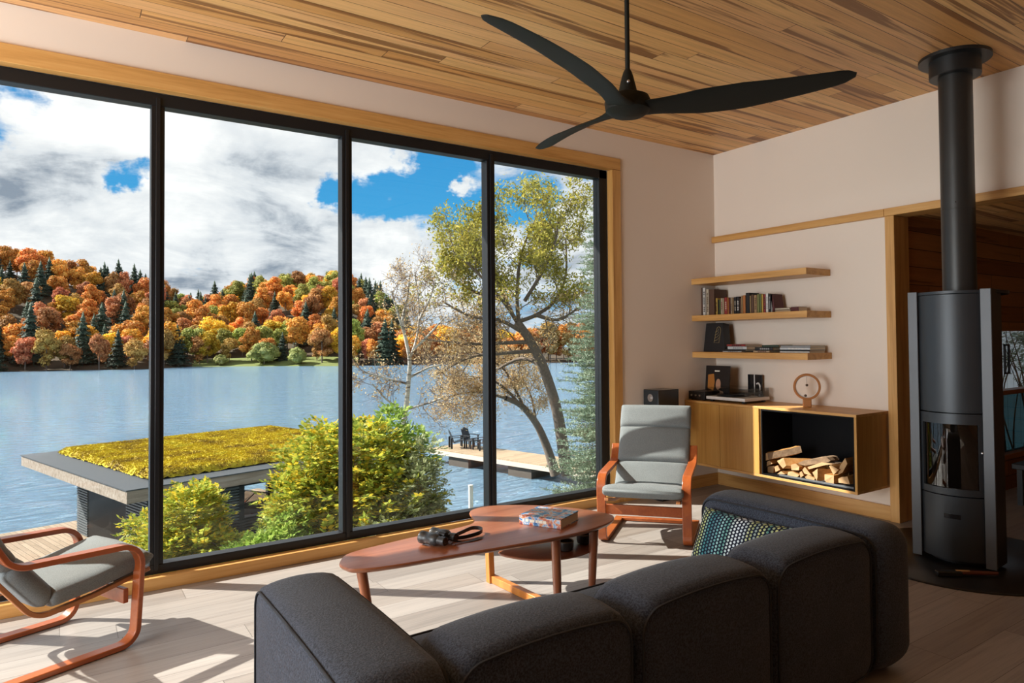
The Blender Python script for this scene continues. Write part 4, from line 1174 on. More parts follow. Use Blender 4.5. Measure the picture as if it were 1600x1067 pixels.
# loudspeaker in the corner behind the chair
sp = thing('loudspeaker', 'black loudspeaker on a stand in the corner behind the armchair', 'speaker', (4.285, 4.49, 0), math.radians(-90))
obj('cabinet', MB().box(-.095, -.12, .60, .095, .125, .955), m_flat('black speaker lacquer', (.010, .012, .015), .22), sp, bevel=.003)
obj('front_baffle', MB().box(-.09, -.124, .605, .09, -.12, .95), m_flat('dark blue-black baffle', (.02, .027, .034), .3), sp, bevel=.002)
T = Matrix.Translation((0, -.094, 0)) @ Matrix.Rotation(math.pi / 2, 4, 'X')
obj('woofer', MB().lathe([(.072, 0), (.078, .004), (.070, .006), (.03, -.012), (.0, -.006)], 28, Matrix.Translation((0, -.124, .70)) @ Matrix.Rotation(math.pi / 2, 4, 'X'), False), M['black'], sp, smooth=50)
obj('tweeter', MB().lathe([(.030, 0), (.034, .004), (.026, .005), (.012, .008), (.0, .010)], 24, Matrix.Translation((0, -.124, .885)) @ Matrix.Rotation(math.pi / 2, 4, 'X'), False), M['silver'], sp, smooth=50)
obj('stand_post', MB().box(-.03, -.02, .02, .03, .04, .60), M['black'], sp, bevel=.003)
obj('stand_foot', MB().box(-.11, -.10, 0, .11, .12, .02), M['black'], sp, bevel=.003)

# ------------------------------------------------------------------ the room behind the stove
bench = thing('bench', 'low black bench in the room behind the stove', 'bench', (6.9, 2.35, 0))
obj('seat', MB().box(6.35, 2.18, .30, 7.6, 2.52, .345), M['black'], bench, True, .006)
for x in (6.42, 7.53):
    for y in (2.22, 2.48): obj('leg', MB().box(x - .02, y - .02, 0, x + .02, y + .02, .30), M['black'], bench, True)
hf = thing('hanging_frame', 'small dark frame hanging at the window behind the stove', 'frame', (6.93, 2.775, 1.1))
mb = MB(); mb.box(6.90, 2.765, 1.05, 6.915, 2.782, 1.32); mb.box(6.985, 2.765, 1.05, 7.0, 2.782, 1.32); mb.box(6.90, 2.765, 1.05, 7.0, 2.782, 1.065); mb.box(6.90, 2.765, 1.305, 7.0, 2.782, 1.32)
obj('frame_bars', mb, M['black'], hf, True)
obj('cord', MB().tube([(6.90 + .05, 2.774, 1.32), (6.95, 2.774, 1.445)], .003, 5), M['black'], hf, True)
fc = thing('board_fence', 'pale grey vertical board fence outside the small window', 'fence', (8, 4.15, -.6))
mb = MB()
for k in range(34): mb.box(7.0 + k * .2, 4.15, -.6, 7.19 + k * .2, 4.175, 2.3)
obj('board_panel', mb, m_flat('weathered grey boards', (.42, .43, .42), .8, var=.2), fc, True)
obj('rail', MB().box(7.0, 4.175, 1.9, 13.8, 4.21, 2.0), m_flat('weathered grey boards', (.42, .43, .42), .8), fc, True)

# ------------------------------------------------------------------ outdoors: lake, banks, far hills
WZ = -4.95
def m_water():
    t = NT('lake water'); o = t.obj()
    n1 = t.noise(t.mapping(o, (.6, 1.9, 1), rot=(0, 0, .55)), 1.5, 6, .68, .5)
    n2 = t.noise(t.mapping(o, (.22, .5, 1), rot=(0, 0, .45)), .5, 4, .6, .3)
    n3 = t.noise(t.mapping(o, (.35, 1.1, 1), rot=(0, 0, .62)), 1.1, 3, .6, .6)
    h = t.math('ADD', t.math('ADD', t.math('MULTIPLY', n1, .5), t.math('MULTIPLY', n2, .8)), t.math('MULTIPLY', n3, .9))
    b = t.bump(h, 1., .8)
    t.principled((.24, .40, .55), .08, 0., b, .9, IOR=1.5)
    return t.m
M['water'] = m_water()
mb = MB().add([(-700, 5.2, WZ), (900, 5.2, WZ), (900, 900, WZ), (-700, 900, WZ)], [(0, 1, 2, 3)])
struct('lake', mb, M['water'], label='rippled blue lake below the house')
rn = np.random.RandomState(7)
def smooth(x): x = np.clip(x, 0, 1); return x * x * (3 - 2 * x)
def bank_z(x, y):
    shore = 15 + 9.5 * smooth((x - 9) / 9.0) + 6 * smooth((x - 22) / 8)
    t = (y - 5) / (shore - 5)
    return -.55 - 4.5 * np.clip(t, 0, 1.25) + .08 * np.sin(x * 2.1) * np.sin(y * 1.7)
nx, ny = 70, 44
X, Y = np.meshgrid(np.linspace(-20, 60, nx), np.linspace(4.82, 40, ny))
Z = bank_z(X, Y)
V = np.stack([X, Y, Z], -1).reshape(-1, 3)
F = [(j * nx + i, j * nx + i + 1, (j + 1) * nx + i + 1, (j + 1) * nx + i) for j in range(ny - 1) for i in range(nx - 1)]
M['bank'] = m_plain('rough grass bank', (.075, .085, .03), .95, var=.6, scale=1.5, bump=.8, bscale=12)
g_ = link('ground', np_mesh('ground', V, F, M['bank'], smooth=True)); g_['kind'] = 'structure'; g_['label'] = 'grassy bank falling from the house to the lake'; g_['category'] = 'ground'
# far hills
UT = [-500, -150, 0, 60, 120, 180, 230, 270, 310, 345, 400, 470, 530, 575, 610, 640, 700, 780, 870, 1000, 1400]
SK = [360, 372, 388, 398, 412, 425, 438, 455, 467, 452, 436, 429, 426, 440, 466, 494, 500, 508, 516, 512, 505]
SHV = [(-500, 590), (0, 581), (230, 577), (300, 573), (530, 572), (640, 570), (730, 569), (870, 567), (1400, 560)]
def hv(u): return 535.0 - (u - 400) * .009375
def az_of(u):
    k = ray(u, hv(u)); return math.atan2(k.x, k.y)
AZ = np.array([az_of(u) for u in UT])
ELV = np.array([(hv(u) - s) / FPX / math.sqrt(1 + ((u - CX) / FPX) ** 2) for u, s in zip(UT, SK)])
AZS = np.array([az_of(u) for u, _ in SHV]); RSH = np.array([(1.4 - WZ) * FPX / (v - hv(u)) * math.sqrt(1 + ((u - CX) / FPX) ** 2) for u, v in SHV])
RW, TREE_H = 105.0, 9.0
def shore_r(az): return np.interp(az, AZS, RSH)
def hill_h(az): return np.maximum(1.0, np.interp(az, AZ, ELV) * (shore_r(az) + RW) + (1.4 - WZ) - TREE_H)
def hill_z(az, s):
    w = s / RW
    k = np.where(w < 1, .28 * w + .72 * smooth(w), 1.0 - .06 * (w - 1))
    return WZ - .3 + (hill_h(az) + .3) * np.where(s < 0, s * .02, k) + .5 * smooth(s / 4.)
na, ns = 120, 26
AA, SS = np.meshgrid(np.linspace(AZ[0], AZ[-1], na), np.concatenate([[-6, -1], np.linspace(0, 105, 18), np.linspace(120, 220, 6)]))
ns = AA.shape[0]
RR = shore_r(AA) + SS
V = np.stack([RR * np.sin(AA), RR * np.cos(AA), hill_z(AA, SS)], -1).reshape(-1, 3)
F = [(j * na + i, j * na + i + 1, (j + 1) * na + i + 1, (j + 1) * na + i) for j in range(ns - 1) for i in range(na - 1)]
M['forest_floor'] = m_plain('forest floor', (.07, .045, .02), .95, var=.7, scale=.15)
h_ = link('hills', np_mesh('hills', V, F, M['forest_floor'], smooth=True)); h_['kind'] = 'structure'; h_['label'] = 'wooded hills across the lake'; h_['category'] = 'hills'

def ico(sub=1):
    bm = bmesh.new(); bmesh.ops.create_icosphere(bm, subdivisions=sub, radius=1.)
    V = np.array([v.co[:] for v in bm.verts]); F = np.array([[v.index for v in f.verts] for f in bm.faces]); bm.free(); return V, F
ICO_V, ICO_F = ico(2)
def unit(v): return v / np.maximum(1e-9, np.linalg.norm(v, axis=-1, keepdims=True))
def leaf_quads(P, N, ln, wd, r):
    """one rhombic leaf per point, lying across N"""
    n = len(P); a = unit(r.normal(size=(n, 3))); N = unit(N)
    a = unit(a - N * (a * N).sum(-1, keepdims=True)); b = np.cross(N, a)
    L_ = (ln * r.uniform(.7, 1.3, (n, 1))); W_ = (wd * r.uniform(.7, 1.3, (n, 1)))
    V = np.stack([P - a * L_ / 2, P + b * W_ / 2, P + a * L_ / 2, P - b * W_ / 2], 1)
    return V.reshape(-1, 3), np.arange(4 * n).reshape(-1, 4)
def tri_to_quad(F): return np.concatenate([F, F[:, 2:3]], 1)
def crown(seed, R_, H, z0, ncl, nl, core=.8, lsz=.5, squash=.8):
    r = np.random.RandomState(seed); Vs = []; Fs = []; off = 0
    d = unit(r.normal(size=(ncl, 3))); d[:, 2] = np.abs(d[:, 2]) * np.where(r.rand(ncl) < .25, -1, 1)
    c = d * np.array([R_, R_, (H - z0) / 2]) * r.uniform(.45, .8, (ncl, 1)); c[:, 2] += (H + z0) / 2
    rad = r.uniform(.32, .5, ncl) * R_
    for q, k in zip(c, rad):
        n = nl; dd = unit(r.normal(size=(n, 3)))
        P = q + dd * k * r.uniform(.75, 1.08, (n, 1)) * np.array([1, 1, squash])
        v, f = leaf_quads(P, dd + r.normal(size=(n, 3)) * .5 + np.array([0, 0, .3]), lsz, lsz * .7, r)
        Vs.append(v); Fs.append(f + off); off += len(v)
    CV = []; CF = []; co = 0
    for q, k in zip(c, rad):
        v = q + ICO_V * k * core * np.array([1, 1, squash]) * (1 + .25 * r.normal(size=(len(ICO_V), 1)))
        CV.append(v); CF.append(ICO_F + co); co += len(v)
    # trunk
    t = np.linspace(0, 2 * np.pi, 6, endpoint=False)
    T0 = np.stack([np.cos(t) * .22, np.sin(t) * .22, 0 * t - .5], -1); T1 = np.stack([np.cos(t) * .12, np.sin(t) * .12, 0 * t + H * .7], -1)
    TV = np.concatenate([T0, T1]); TF = np.array([[i, (i + 1) % 6, 6 + (i + 1) % 6, 6 + i] for i in range(6)])
    lv = np.concatenate(Vs); lf = np.concatenate(Fs); cv = np.concatenate(CV); cf = np.concatenate(CF)
    return lv, lf, cv, cf, TV, TF
def assemble(name, lv, lf, cv, cf, TV, TF, lm, tm):
    me_v = np.concatenate([lv, cv, TV]); 
    loops = np.concatenate([lf.ravel(), (cf + len(lv)).ravel(), (TF + len(lv) + len(cv)).ravel()])
    sizes = np.concatenate([np.full(len(lf), 4), np.full(len(cf), 3), np.full(len(TF), 4)])
    me = bpy.data.meshes.new(name); me.vertices.add(len(me_v)); me.vertices.foreach_set('co', me_v.astype(np.float32).ravel())
    me.loops.add(len(loops)); me.loops.foreach_set('vertex_index', loops.astype(np.int32))
    me.polygons.add(len(sizes)); me.polygons.foreach_set('loop_start', np.concatenate([[0], np.cumsum(sizes)[:-1]]).astype(np.int32))
    me.materials.append(lm); me.materials.append(tm)
    me.polygons.foreach_set('material_index', np.concatenate([np.zeros(len(lf) + len(cf)), np.ones(len(TF))]).astype(np.int32))
    me.update(calc_edges=True); return me
def conifer(seed, R_, H, n=1100):
    r = np.random.RandomState(seed)
    z = H * (1 - np.sqrt(r.uniform(.0, 1, n))) * .93 + H * .07
    lay = (np.floor(z / (H * .085)) + r.uniform(.0, .6, n)) * H * .085
    z = .5 * z + .5 * lay
    a = r.uniform(0, 2 * np.pi, n); rr = R_ * (1 - z / H) ** .85 * r.uniform(.45, 1.05, n)
    P = np.stack([rr * np.cos(a), rr * np.sin(a), z - rr * .22], -1)
    N = np.stack([np.cos(a) * .5, np.sin(a) * .5, np.ones(n)], -1) + r.normal(size=(n, 3)) * .35
    lv, lf = leaf_quads(P, N, .8, .34, r)
    t = np.linspace(0, 2 * np.pi, 10, endpoint=False); CV = []; CF = []; co = 0
    for k in range(7):
        zb = H * (.08 + k * .125); R2 = R_ * .72 * (1 - zb / H) ** .85
        v = np.concatenate([np.stack([np.cos(t) * R2, np.sin(t) * R2, 0 * t + zb], -1), [[0, 0, zb + H * .2]]])
        CV.append(v); CF.append(np.array([[i, (i + 1) % 10, 10] for i in range(10)]) + co); co += len(v)
    t = np.linspace(0, 2 * np.pi, 6, endpoint=False)
    TV = np.concatenate([np.stack([np.cos(t) * .2, np.sin(t) * .2, 0 * t - .5], -1), np.stack([np.cos(t) * .04, np.sin(t) * .04, 0 * t + H], -1)])
    TF = np.array([[i, (i + 1) % 6, 6 + (i + 1) % 6, 6 + i] for i in range(6)])
    return lv, lf, np.concatenate(CV), np.concatenate(CF), TV, TF
LM = {
    'orange': m_leaf('orange maple leaves', [(.25, (.52, .16, .03)), (.5, (.80, .34, .065)), (.75, (.90, .50, .14))], .3, .7, .03, .4),
    'gold': m_leaf('gold leaves', [(.25, (.66, .34, .03)), (.5, (.90, .54, .05)), (.75, (.92, .66, .12))], .3, .7, .04, .4),
    'russet': m_leaf('russet leaves', [(.25, (.40, .13, .06)), (.5, (.66, .26, .11)), (.75, (.76, .38, .18))], .3, .7, .025, .4),
    'brown': m_leaf('brown oak leaves', [(.25, (.32, .15, .05)), (.5, (.55, .28, .08)), (.75, (.66, .40, .14))], .3, .7, .05, .4),
    'olive': m_leaf('olive leaves', [(.25, (.22, .24, .06)), (.5, (.40, .42, .09)), (.75, (.56, .56, .15))], .3, .7, .05, .4),
    'pale': m_leaf('pale willow leaves', [(.25, (.26, .28, .07)), (.5, (.42, .44, .13)), (.75, (.52, .54, .20))], .35, .7, .03, .4),
    'conifer': m_leaf('conifer needles', [(.25, (.022, .045, .032)), (.5, (.05, .085, .058)), (.75, (.09, .13, .085))], .1, .7, .05, .4),
}
KM = {}
for i, k in enumerate(('orange', 'gold', 'russet', 'brown', 'olive')):
    KM[k] = [assemble('%s_tree' % k, *crown(100 + 10 * i + q, 3.1 + .3 * q, 10.5 + q, 1.2, 26, 120, .62, .62), LM[k], M['bark']) for q in range(3)]
KM['pale'] = [assemble('pale_tree', *crown(190, 4.2, 6.6, .6, 24, 90, .78, .5, .8), LM['pale'], M['bark'])]
KM['conifer'] = [assemble('conifer_tree', *conifer(200 + q, 3.8 + .4 * q, 12.5 + q, 1900), LM['conifer'], M['bark']) for q in range(3)]
HL = {'orange': ('autumn_maple', 'orange autumn maple on the wooded hill across the lake', 'orange maples across the lake'),
      'gold': ('golden_birch', 'golden yellow autumn tree on the wooded hill across the lake', 'golden trees across the lake'),
      'russet': ('red_maple', 'russet red autumn tree on the wooded hill across the lake', 'russet trees across the lake'),
      'brown': ('oak_tree', 'brownish orange autumn tree on the wooded hill across the lake', 'brownish trees across the lake'),
      'olive': ('aspen_tree', 'olive green broadleaf tree on the wooded hill across the lake', 'olive green trees across the lake'),
      'conifer': ('conifer_tree', 'dark green conifer on the wooded hill across the lake', 'dark conifers across the lake')}
rt = random.Random(11)
def plant(kind, az, s, sc):
    r_ = float(shore_r(az)) + s
    me = rt.choice(KM[kind])
    o = link(HL[kind][0], me)
    o.location = (r_ * math.sin(az), r_ * math.cos(az), float(hill_z(np.array(az), np.array(float(s)))) - .3)
    o.rotation_euler = (0, 0, rt.uniform(0, 6.28)); o.scale = (sc * rt.uniform(.9, 1.1), sc * rt.uniform(.9, 1.1), sc * rt.uniform(.88, 1.15))
    tag(o, HL[kind][1], 'tree', HL[kind][2])
def u_of(az):
    return np.interp(az, AZ, UT)
rows = [1.5, 8, 16, 25, 35, 46, 57, 69, 81, 93, 104, 113]
for ri, s in enumerate(rows):
    r0 = float(shore_r(AZ[8])) + s
    step = (4.9 if ri < 8 else 4.5) / r0
    a = az_of(-70) + rt.random() * step
    while a < az_of(960):
        aa = a + rt.uniform(-.3, .3) * step; ss = max(1.5, s + rt.uniform(-4, 4)); u = float(u_of(aa))
        flatland = hill_h(np.array(aa)) < 8
        a += step * (1.25 if flatland else 1)
        if flatland and (ri > 3): continue
        x = rt.random()
        # what grows where, as the photo shows it
        if u < 240 and ss < 9: k = 'conifer' if x < .6 else ('russet' if x < .8 else 'brown')
        elif 130 < u < 250 and s > 85: k = 'conifer' if x < .85 else 'orange'
        elif u < 130 and s > 90: k = 'orange' if x < .8 else 'brown'
        elif 560 < u < 640 and s > 60: k = 'conifer' if x < .75 else 'olive'
        elif 250 <= u < 540 and s < 30: k = 'brown' if x < .30 else ('orange' if x < .5 else ('olive' if x < .70 else ('gold' if x < .88 else 'conifer')))
        elif u >= 640: k = 'brown' if x < .5 else ('gold' if x < .75 else 'orange')
        elif u < 240: k = 'orange' if x < .34 else ('conifer' if x < .68 else ('gold' if x < .80 else ('russet' if x < .9 else 'brown')))
        else: k = 'orange' if x < .38 else ('conifer' if x < .58 else ('gold' if x < .68 else ('olive' if x < .84 else ('russet' if x < .91 else 'brown'))))
        if 330 < u < 540 and ss < 5: continue
        plant(k, aa, ss, rt.uniform(.66, .98))
HL['pale'] = ('willow_tree', '', '')
for u, s, sc, lab in ((413, 4, 1.0, 'broad pale yellow-green willow on the far shore'), (464, 3, .62, 'smaller pale yellow-green willow on the far shore beside the broad one'), (345, 3, .42, 'low pale grey-green bush on the far shore, on the open lawn')):
    HL['pale'] = ('willow_tree' if sc > .5 else 'shore_bush', lab, None); plant('pale', az_of(u), s, sc)
# lawn strip on the far shore
M['lawn'] = m_plain('shore lawn', (.16, .19, .045), .95, var=.4, scale=.3)
mb = MB(); vs_ = []; aN = 30
for i in range(aN):
    a = az_of(300) + (az_of(560) - az_of(300)) * i / (aN - 1)
    for s in (.5, 14):
        r_ = float(shore_r(a)) + s; vs_.append((r_ * math.sin(a), r_ * math.cos(a), float(hill_z(np.array(a), np.array(float(s)))) + .25))
mb.add(vs_, [(2 * i, 2 * i + 2, 2 * i + 3, 2 * i + 1) for i in range(aN - 1)])
struct('lawn', mb, M['lawn'], label='open lawn strip along the far shore')

# ------------------------------------------------------------------ boathouse with the moss roof
BR = math.radians(15.3)
bh = thing('boathouse', 'dark boathouse at the water with a moss-covered flat roof', 'boathouse', (1.19, 18.46, -4.3), BR)
TL = Matrix.Translation((0, 0, 4.3))   # local heights given as world z
RX, RY = 8.1, 8.2
M['fascia'] = m_wood('weathered fascia', (.20, .15, .11), (.34, .27, .21), (.46, .40, .34), 0, .8, .7, .2)
M['louvre'] = m_plain('grey louvre', (.10, .115, .125), .6, var=.2)
M['dark_wall'] = m_plain('dark boathouse wall', (.018, .02, .022), .6)
obj('roof_slab', MB().box(0, 0, -2.20, RX, RY, -1.915, TL), M['fascia'], bh)
obj('roof_flashing', MB().box(-.02, -.02, -1.915, RX + .02, RY + .02, -1.89, TL), m_flat('dark roof flashing', (.055, .062, .07), .6), bh)
r = np.random.RandomState(5)
mx0, mx1, my0, my1 = .75, RX - .6, .72, RY - .6
gx, gy = 90, 90
U_, V_ = np.meshgrid(np.linspace(mx0, mx1, gx), np.linspace(my0, my1, gy))
edge = np.minimum(np.minimum(U_ - mx0, mx1 - U_), np.minimum(V_ - my0, my1 - V_))
Zm = -1.89 + 4.3 + .17 * smooth(edge / .25 + .25) + r.normal(size=U_.shape) * .018
Vm = np.stack([U_ + r.normal(size=U_.shape) * .015, V_ + r.normal(size=U_.shape) * .015, Zm], -1).reshape(-1, 3)
Fm = np.array([(j * gx + i, j * gx + i + 1, (j + 1) * gx + i + 1, (j + 1) * gx + i) for j in range(gy - 1) for i in range(gx - 1)])
nb = 60000
P = np.stack([r.uniform(mx0, mx1, nb), r.uniform(my0, my1, nb), np.zeros(nb)], -1)
ed = np.minimum(np.minimum(P[:, 0] - mx0, mx1 - P[:, 0]), np.minimum(P[:, 1] - my0, my1 - P[:, 1]))
P[:, 2] = -1.89 + 4.3 + .17 * smooth(ed / .25 + .25) + .02
lv, lf = leaf_quads(P, r.normal(size=(nb, 3)) * np.array([1, 1, .35]), .06, .024, r)
t = NT('moss roof'); gpos = t.obj()
n1 = t.noise(gpos, 1.1, 5, .65); n2 = t.noise(gpos, 9., 3)
k_ = t.math('ADD', t.math('MULTIPLY', n1, .65), t.math('MULTIPLY', n2, .35))
c_ = t.ramp(k_, [(.36, (.20, .13, .035)), (.46, (.42, .30, .03)), (.55, (.60, .47, .03)), (.66, (.42, .38, .06))])
t.principled(c_, .9, 0., None, .2); M['moss'] = t.m
me = np_mesh('moss', np.concatenate([Vm, lv]), np.concatenate([Fm, lf + len(Vm)]), M['moss'])
o = link('moss_bed', me, bh); o['kind'] = 'stuff'; o['label'] = 'yellow-green moss covering'
def louvre(x0, y0, x1, y1, z0, z1, nm='louvre_panel', mat='louvre'):
    mb = MB(); L_ = math.hypot(x1 - x0, y1 - y0); T = TL @ Matrix.Translation((x0, y0, 0)) @ Matrix.Rotation(math.atan2(y1 - y0, x1 - x0), 4, 'Z')
    n = int((z1 - z0) / .075)
    mb.box(0, .03, z0, L_, .05, z1, T)
    for k in range(n):
        z = z0 + k * .075
        mb.box(0, -.02, z, L_, .03, z + .045, T)
    return obj(nm, mb, M[mat], bh)
WX0, WY0, WX1, WY1, ZB, ZT = 1.15, 1.15, 7.2, 7.2, -4.25, -2.2
louvre(WX0, 7.2, WX0, 6.3, ZB, ZT); louvre(WX0, 3.35, WX0, 1.95, ZB, ZT)
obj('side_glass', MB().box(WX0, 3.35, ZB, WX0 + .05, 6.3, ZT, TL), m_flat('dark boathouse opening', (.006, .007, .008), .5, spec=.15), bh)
obj('corner_post', MB().box(WX0, WY0, ZB, WX0 + .16, WY0 + .16, ZT, TL), M['dark_wall'], bh)
obj('corner_post', MB().box(WX1 - .16, WY0, ZB, WX1, WY0 + .16, ZT, TL), M['dark_wall'], bh)
obj('corner_post', MB().box(WX1 - .16, WY1 - .16, ZB, WX1, WY1, ZT, TL), M['dark_wall'], bh)
obj('corner_post', MB().box(WX0, WY1 - .16, ZB, WX0 + .16, WY1, ZT, TL), M['dark_wall'], bh)
obj('middle_post', MB().box(3.1, WY0, ZB, 3.25, WY0 + .15, ZT, TL), M['dark_wall'], bh)
obj('middle_post', MB().box(5.2, WY0, ZB, 5.35, WY0 + .15, ZT, TL), M['dark_wall'], bh)
louvre(2.05, WY0 + .02, 3.1, WY0 + .02, -3.35, ZT)
for k in range(3): obj('window_bar', MB().box(1.42 + k * .22, WY0 + .02, -3.35, 1.50 + k * .22, WY0 + .08, ZT, TL), m_flat('pale bar', (.40, .42, .44), .6), bh)
louvre(WX0 + .16, WY0, WX1 - .16, WY0, ZB, -3.35, 'lower_wall', 'dark_wall')
obj('wall_beam', MB().box(WX0, WY0, -2.48, WX1, WY0 + .1, ZT, TL), M['dark_wall'], bh)
louvre(WX1, WY0 + .16, WX1, WY1 - .16, ZB, -3.0, 'right_wall', 'dark_wall')
obj('deck', MB().box(-.95, .7, -4.38, 7.6, 8.8, -4.25, TL), m_planks('deck boards', .14, 3., [(0, (.30, .22, .15)), (.5, (.42, .32, .23)), (1, (.36, .27, .19))], (.2, .14, .1), .65, (.08, .06, .04), .01, .8, (1, 0), .2), bh)
# boat inside
bp = at(398, 806, 20.6)
bt_ = thing('motorboat', 'small white and grey motorboat under the boathouse roof', 'boat', (bp.x, bp.y, -4.25), BR + math.radians(195))
def hull():
    mb = MB(); ns = 14; vs = []
    for j in range(ns):
        w = j / (ns - 1); x = -1.7 + 3.4 * w; b = .78 * (1 - max(0, (w - .45) / .55) ** 2.2) + .005; k = .15 + .35 * max(0, w - .5) ** 2
        for y, z in ((-b, .72 + .1 * w), (-b * .92, .45), (-b * .5, .22 + k * .3), (0, .12 + k), (b * .5, .22 + k * .3), (b * .92, .45), (b, .72 + .1 * w)): vs.append((x, y, z))
    fs = [(j * 7 + i, j * 7 + i + 1, (j + 1) * 7 + i + 1, (j + 1) * 7 + i) for j in range(ns - 1) for i in range(6)]
    fs.append(tuple(range(7)))
    return mb.add(vs, fs)
obj('hull', hull(), m_flat('white gelcoat', (.5, .52, .53), .3), bt_, smooth=50)
mb = MB(); vs = []
for j in range(8):
    w = j / 7; x = .1 + 1.58 * w; b = .74 * (1 - max(0, (w * .465 + .53 - .45) / .55) ** 2.2)
    vs += [(x, -b, .775 + .05 * w), (x, 0, .84 + .03 * w), (x, b, .775 + .05 * w)]
mb.add(vs, [(j * 3 + i, j * 3 + i + 1, (j + 1) * 3 + i + 1, (j + 1) * 3 + i) for j in range(7) for i in range(2)])
obj('foredeck', mb, m_flat('grey foredeck', (.22, .23, .24), .4), bt_)
obj('windshield', MB().add([(.15, -.66, .8), (.15, .66, .8), (-.15, .55, 1.2), (-.15, -.55, 1.2), (.55, 0, .86), (-.05, 0, 1.22)], [(0, 4, 5, 3), (4, 1, 2, 5)]), M['stove_glass'], bt_)
obj('windshield_frame', MB().tube([(.15, -.66, .8), (-.15, -.55, 1.2), (-.05, 0, 1.22), (-.15, .55, 1.2), (.15, .66, .8)], .02, 6).tube([(.55, 0, .86), (-.05, 0, 1.22)], .018, 6), M['silver'], bt_)
obj('seat', MB().box(-.75, -.55, .3, -.35, .55, .62), m_flat('red boat seat', (.30, .05, .05), .6), bt_)
for x in (-1.1, 1.0): obj('cradle', MB().box(x - .06, -.6, 0, x + .06, .6, .26), M['dark_wall'], bt_)

# ------------------------------------------------------------------ dock, chairs, pole
DZ = -4.2
A0 = at_z(671, 700, DZ); A1 = at_z(858, 728, DZ)
dd_ = (A1 - A0); dd_.z = 0; LD = dd_.length + 3.2; dd_.normalize()
ang = math.atan2(dd_.y, dd_.x)
dk = thing('dock', 'long pale wooden dock reaching out over the lake', 'dock', (A0.x, A0.y, WZ - .4), ang)
TD = Matrix.Translation((0, 0, .4 - WZ))
m_dock = m_planks('dock boards', .14, 4., [(0, (.38, .27, .17)), (.5, (.50, .37, .24)), (1, (.44, .32, .21))], (.25, .17, .1), .66, (.12, .08, .05), .012, .8, (1, 0), .2)
obj('deck', MB().box(0, 0, DZ - .05, LD, 2.1, DZ, TD), m_dock, dk)
obj('side_beam', MB().box(0, -.03, DZ - .26, LD, .03, DZ - .05, TD), m_flat('pale dock beam', (.62, .52, .42), .8), dk)
obj('end_beam', MB().box(-.04, -.03, DZ - .26, .03, 2.1, DZ - .05, TD), m_flat('pale dock beam', (.62, .52, .42), .8), dk)
for x in (1.4, 5.7): obj('crib', MB().box(x, .12, WZ - .4, x + 1.5, 1.95, DZ - .26, TD), m_flat('wet crib timber', (.09, .07, .055), .8), dk)
def adirondack(label, p, rz):
    t = thing('adirondack_chair', label, 'chair', p, rz, 'dark chairs on the dock')
    m = m_flat('dark painted chair', (.022, .024, .028), .6)
    mb = MB()
    for k in range(5): mb.box(-.25 + k * .102, -.02 - .0, 0, -.25 + k * .102 + .09, .0, .72 - .03 * abs(k - 2) ** 1.6, Matrix.Translation((0, -.20, .28)) @ Matrix.Rotation(math.radians(20), 4, 'X'))
    obj('back_slats', mb, m, t)
    mb = MB()
    for k in range(5): mb.box(-.27, -.2 + k * .1, .29 + k * .025, .27, -.2 + k * .1 + .085, .31 + k * .025)
    obj('seat', mb, m, t)
    for s in (-1, 1):
        obj('armrest', MB().box(s * .34 - .06, -.38, .56, s * .34 + .06, .36, .585), m, t)
        obj('leg', MB().box(s * .31 - .02, .26, 0, s * .31 + .02, .34, .56), m, t)
        obj('leg', MB().box(s * .29 - .02, -.42, 0, s * .29 + .02, -.32, .56), m, t)
ch = [at_z(715, 699.5, DZ), at_z(729, 697.5, DZ), at_z(752, 702.5, DZ)]
adirondack('dark adirondack chair nearest the free end of the dock', (ch[0].x, ch[0].y, DZ), math.radians(-105))
adirondack('dark adirondack chair in the middle of the three on the dock', (ch[1].x + .25, ch[1].y + .1, DZ), math.radians(-165))
adirondack('dark adirondack chair nearest the window mullion on the dock', (ch[2].x, ch[2].y, DZ), math.radians(95))
p = at_z(738, 700.5, DZ)
tb2 = thing('side_table', 'small dark low table between the chairs on the dock', 'table', (p.x, p.y, DZ))
obj('tabletop', MB().box(-.28, -.28, .40, .28, .28, .44), m_flat('dark painted chair', (.022, .024, .028), .6), tb2)
for x in (-.22, .22):
    for y in (-.22, .22): obj('leg', MB().box(x - .03, y - .03, 0, x + .03, y + .03, .40), m_flat('dark painted chair', (.022, .024, .028), .6), tb2)
pp0 = at(735.5, 757, 19.0)
po = thing('mooring_pole', 'white mooring pole standing in the water below the window', 'pole', (pp0.x, pp0.y, WZ - .5))
obj('post', MB().tube([(0, 0, 0), (0, 0, pp0.z - WZ + .5 - .05)], .065, 14), M['white_plastic'], po, smooth=50)
obj('cap', MB().lathe([(.07, pp0.z - WZ + .45), (.07, pp0.z - WZ + .49), (.0, pp0.z - WZ + .51)], 14, None, False), M['white_plastic'], po, smooth=40)

